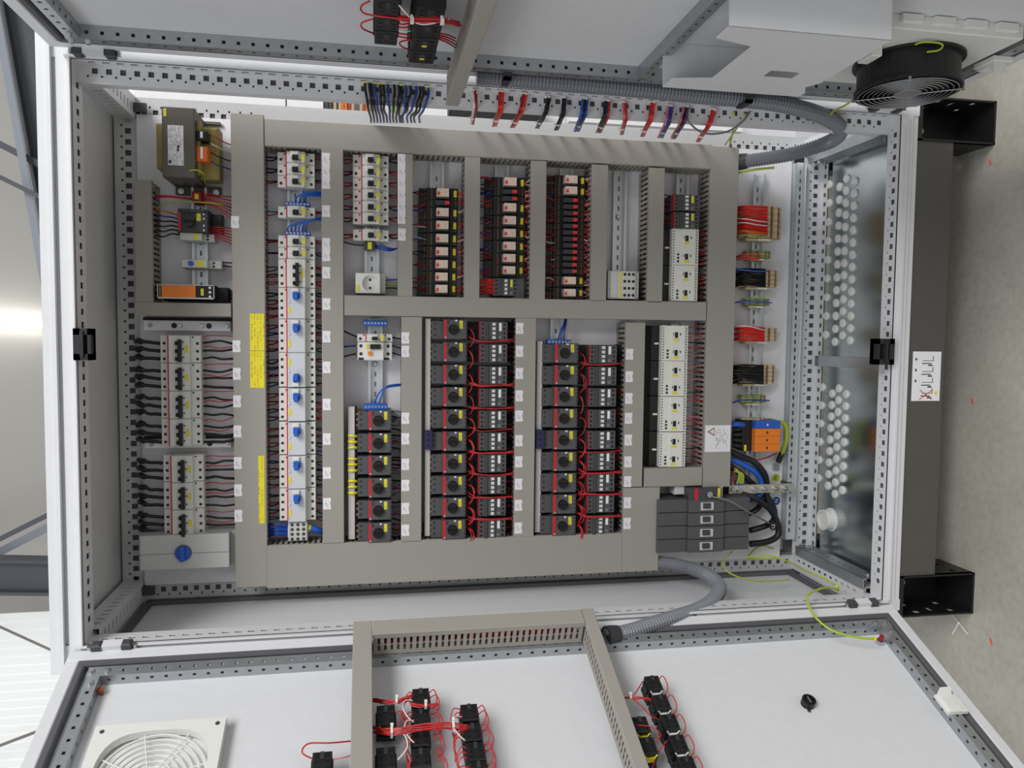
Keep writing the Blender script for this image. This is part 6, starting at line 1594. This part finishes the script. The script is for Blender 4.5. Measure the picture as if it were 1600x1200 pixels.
for (u0, v0, u1, v1, ms, nm) in BUN:
    t = thing('wire_bundle', nm + ' tied wire bundle between fan-side post and edge duct', 'wire bundle')
    base = spline([at(u0, v0, .028), at((u0 * 3 + u1) / 4 + 2, (v0 * 3 + v1) / 4, .024), at((u0 + u1) / 2 + 4, (v0 + v1) / 2, .026), at((u0 + u1 * 3) / 4 + 2, (v0 + v1 * 3) / 4, .12), at(u1, v1, .29)], 4)
    big = 'red_bright' in ms
    for k, m_ in enumerate(ms):
        mb = MB()
        for j in range(3 if big else 2):
            mb.tube([p + Vector((J(.001), 0, ((k * 3 + j) - 3) * .0017 + J(.0006))) for p in base], .0019, 5)
        mb.build('strands', m_, t, smooth=True, kind='stuff')
    for f in (.06, .86):
        p = base[int(f * (len(base) - 1))]; r_ = .0062 if big else .005
        MB().cyl(p.z, p.x, 0, .001, .001, 4) if False else None
        o = MB().cyl(0, 0, -.0015, .0015, r_, 10).box(r_ - .001, r_ + .004, -.002, .002, -.002, .002).build('cable_tie', 'tie', t)
        d_ = (base[int(f * (len(base) - 1)) + 1] - p).normalized(); o.matrix_world = Matrix.Translation(p) @ d_.to_track_quat('Z', 'X').to_matrix().to_4x4()
wld([at(1147, 176, .026), at(1147, 196, .10), at(1140, 228, .33)], .0022, 'yellow_green', 'yellow-green wire behind the conduit at the fan-side post')
wld([at(1165, 178, .026), at(1150, 202, .12), at(1133, 226, .33)], .0022, 'yellow_green', 'second yellow-green wire crossing behind the conduit')
wld([at(1075, 172, .026), at(1076, 190, .024), at(1100, 208, .03), at(1135, 206, .03), at(1160, 190, .024), at(1172, 174, .022)], .0022, 'grey_wire', 'grey wire loop at the fan-side post')
wld([at(1153, 270, .30), at(1180, 265, .28), at(1210, 262, .26)], .0028, 'yellow_green', 'yellow-green wire beside the conduit end')

# ------------------------------------------------------------------ bay to the right of the open side
nb = thing('adjoining_bay', 'interior of the adjoining cabinet bay seen past the fan-side post', 'cabinet bay')
MB().box(.60, 1.20, .52, .525, ZB, ZT).build('rear_plate', 'plate_galv', nb)
MB().box(.607, 1.2, .012, .52, ZB, ZB + .004).build('floor_sheet', 'enclosure_back', nb)
MB().box(.536, .550, .098, .112, Z0 + .03, Z1 - .03).build('joint_seal', 'gasket', nb)
MB().box(.550, .606, .104, .112, Z0 + .02, Z1 - .02).build('joint_frame', 'enclosure', nb)
def bayrect(u0, u1, v0, v1, Y): p, q = at(u0, v0, Y), at(u1, v1, Y); return min(p.x, q.x), max(p.x, q.x), Y, min(p.z, q.z), max(p.z, q.z)
def bay_thing(u0, u1, v0, v1, m_, name, label, cat, Y=.455, d=.03):
    x0, x1, y, z0, z1 = bayrect(u0, u1, v0, v1, Y)
    t = thing(name, label, cat); MB().box(x0, x1, y, y + d, z0, z1).build('front', m_, t); MB().box(x0 + .003, x1 - .003, y + d, .5195, z0 + .003, z1 - .003).build('back', 'enclosure_back', t); return t
bay_thing(207, 446, 118, 170, 'paper', 'white_cover', 'long white cover in the adjoining bay', 'cover')
bay_thing(448, 505, 122, 172, 'paper', 'white_cover', 'short white cover beside the long white one', 'cover')
bay_thing(660, 699, 140, 185, 'print_white', 'folded_paper', 'white paper with red print in the adjoining bay', 'paper')
for i, (u, m_) in enumerate(((508, 'dark'), (514, 'dark'), (521, 'beige'), (529, 'beige'), (533, 'orange_wire'), (538, 'orange_wire'), (544, 'rust_cap'), (549, 'beige'), (562, 'beige'), (567, 'rust_cap'), (571, 'orange_wire'), (610, 'green'), (616, 'green'))):
    bay_thing(u, u + 4.4, 135, 176, m_, 'bay_terminal', {'dark': 'dark', 'beige': 'beige', 'orange_wire': 'orange', 'rust_cap': 'brown', 'green': 'green'}[m_] + ' terminal in the adjoining bay', 'terminal').__setitem__('group', {'dark': 'dark', 'beige': 'beige', 'orange_wire': 'orange', 'rust_cap': 'brown', 'green': 'green'}[m_] + ' bay terminals')
bay_thing(705, 850, 150, 196, 'black_soft', 'black_cover', 'long black cover in the adjoining bay', 'cover')
bay_thing(890, 1160, 165, 206, 'paper', 'white_cover', 'white cover behind the conduit in the adjoining bay', 'cover')

# ------------------------------------------------------------------ small things
p = at(1448, 588, .006)
t = thing('mounting_sticker', 'white pictogram sticker on the plinth trim panel', 'sticker', Matrix.Translation((p.x, .0078, p.z)) @ RB)
pu0, pu1 = at(1426, 588, .008), at(1470, 588, .008); pv0, pv1 = at(1448, 550, .008), at(1448, 627, .008)
la, lb = (pu0.z - pu1.z) / 2, (pv0.x - pv1.x) / 2
MB().box(-la, la, -lb, lb, 0, .0006).build('paper', 'paper', t)
mk = MB()
for k in range(4):
    b0 = lb * (.62 - .44 * k)
    mk.box(-la * .3, la * .45, b0, b0 + .0012, .0006, .0008).box(la * .42, la * .47, b0, b0 + lb * .2, .0006, .0008).box(-la * .35, la * .3, b0 - lb * .12, b0 - lb * .08, .0006, .0008).box(la * .1, la * .4, b0 - lb * .2, b0 - lb * .14, .0006, .0008)
    if k < 3: mk.box(-la * .82, -la * .7, b0 + lb * .02, b0 + lb * .12, .0006, .0008)
mk.build('pictograms', 'dark', t, kind='stuff')
MB().tube([(-la * .45, -lb * .95, .001), (la * .45, -lb * .55, .001)], .0008, 4).tube([(-la * .45, -lb * .55, .001), (la * .45, -lb * .95, .001)], .0008, 4).build('red_cross', 'red', t, kind='stuff')
tri(MB(), la * .7, -lb * .68, .009, .0006, .0009).build('warning_triangle', 'yellow', t)
def litter(u, v, kind, label):
    q = at_z(u, v, 0.002)
    if kind == 'tie':
        o = MB().tube([(0, 0, .002), (.035, .02, .004), (.062, .028, .002)], .0013, 4).tube([(0, 0, .002), (.022, -.025, .004), (.02, -.065, .002)], .0013, 4).box(-.003, .003, -.003, .003, 0, .005).build('cable_tie', 'tie')
    else: o = MB().tube([(0, 0, .0018), (.012, .006, .0018)], .0016, 5).build('wire_scrap', 'red_bright')
    o.location = (q.x, q.y, 0); tag(o, label, 'litter')
q0, q1, q2 = at_z(1498, 973, .002), at_z(1488, 991, .002), at_z(1512, 991, .002); q3 = at_z(1490, 962, .002)
o = MB().tube([q3, q0, q2], .0014, 4).tube([q0, q1], .0014, 4).tube([q0 + Vector((-.003, 0, 0)), q0 + Vector((.003, 0, 0))], .003, 6).build('cable_tie', 'tie'); tag(o, 'cut white cable tie on the concrete floor', 'cable tie')
litter(1548, 256, 'w', 'red wire scrap on the floor near the fan side plinth foot'); litter(1520, 631, 'w', 'red wire scrap on the floor in front of the sticker'); litter(1549, 1007, 'w', 'red wire scrap on the floor beside the grille door')
# paper tag of the fan
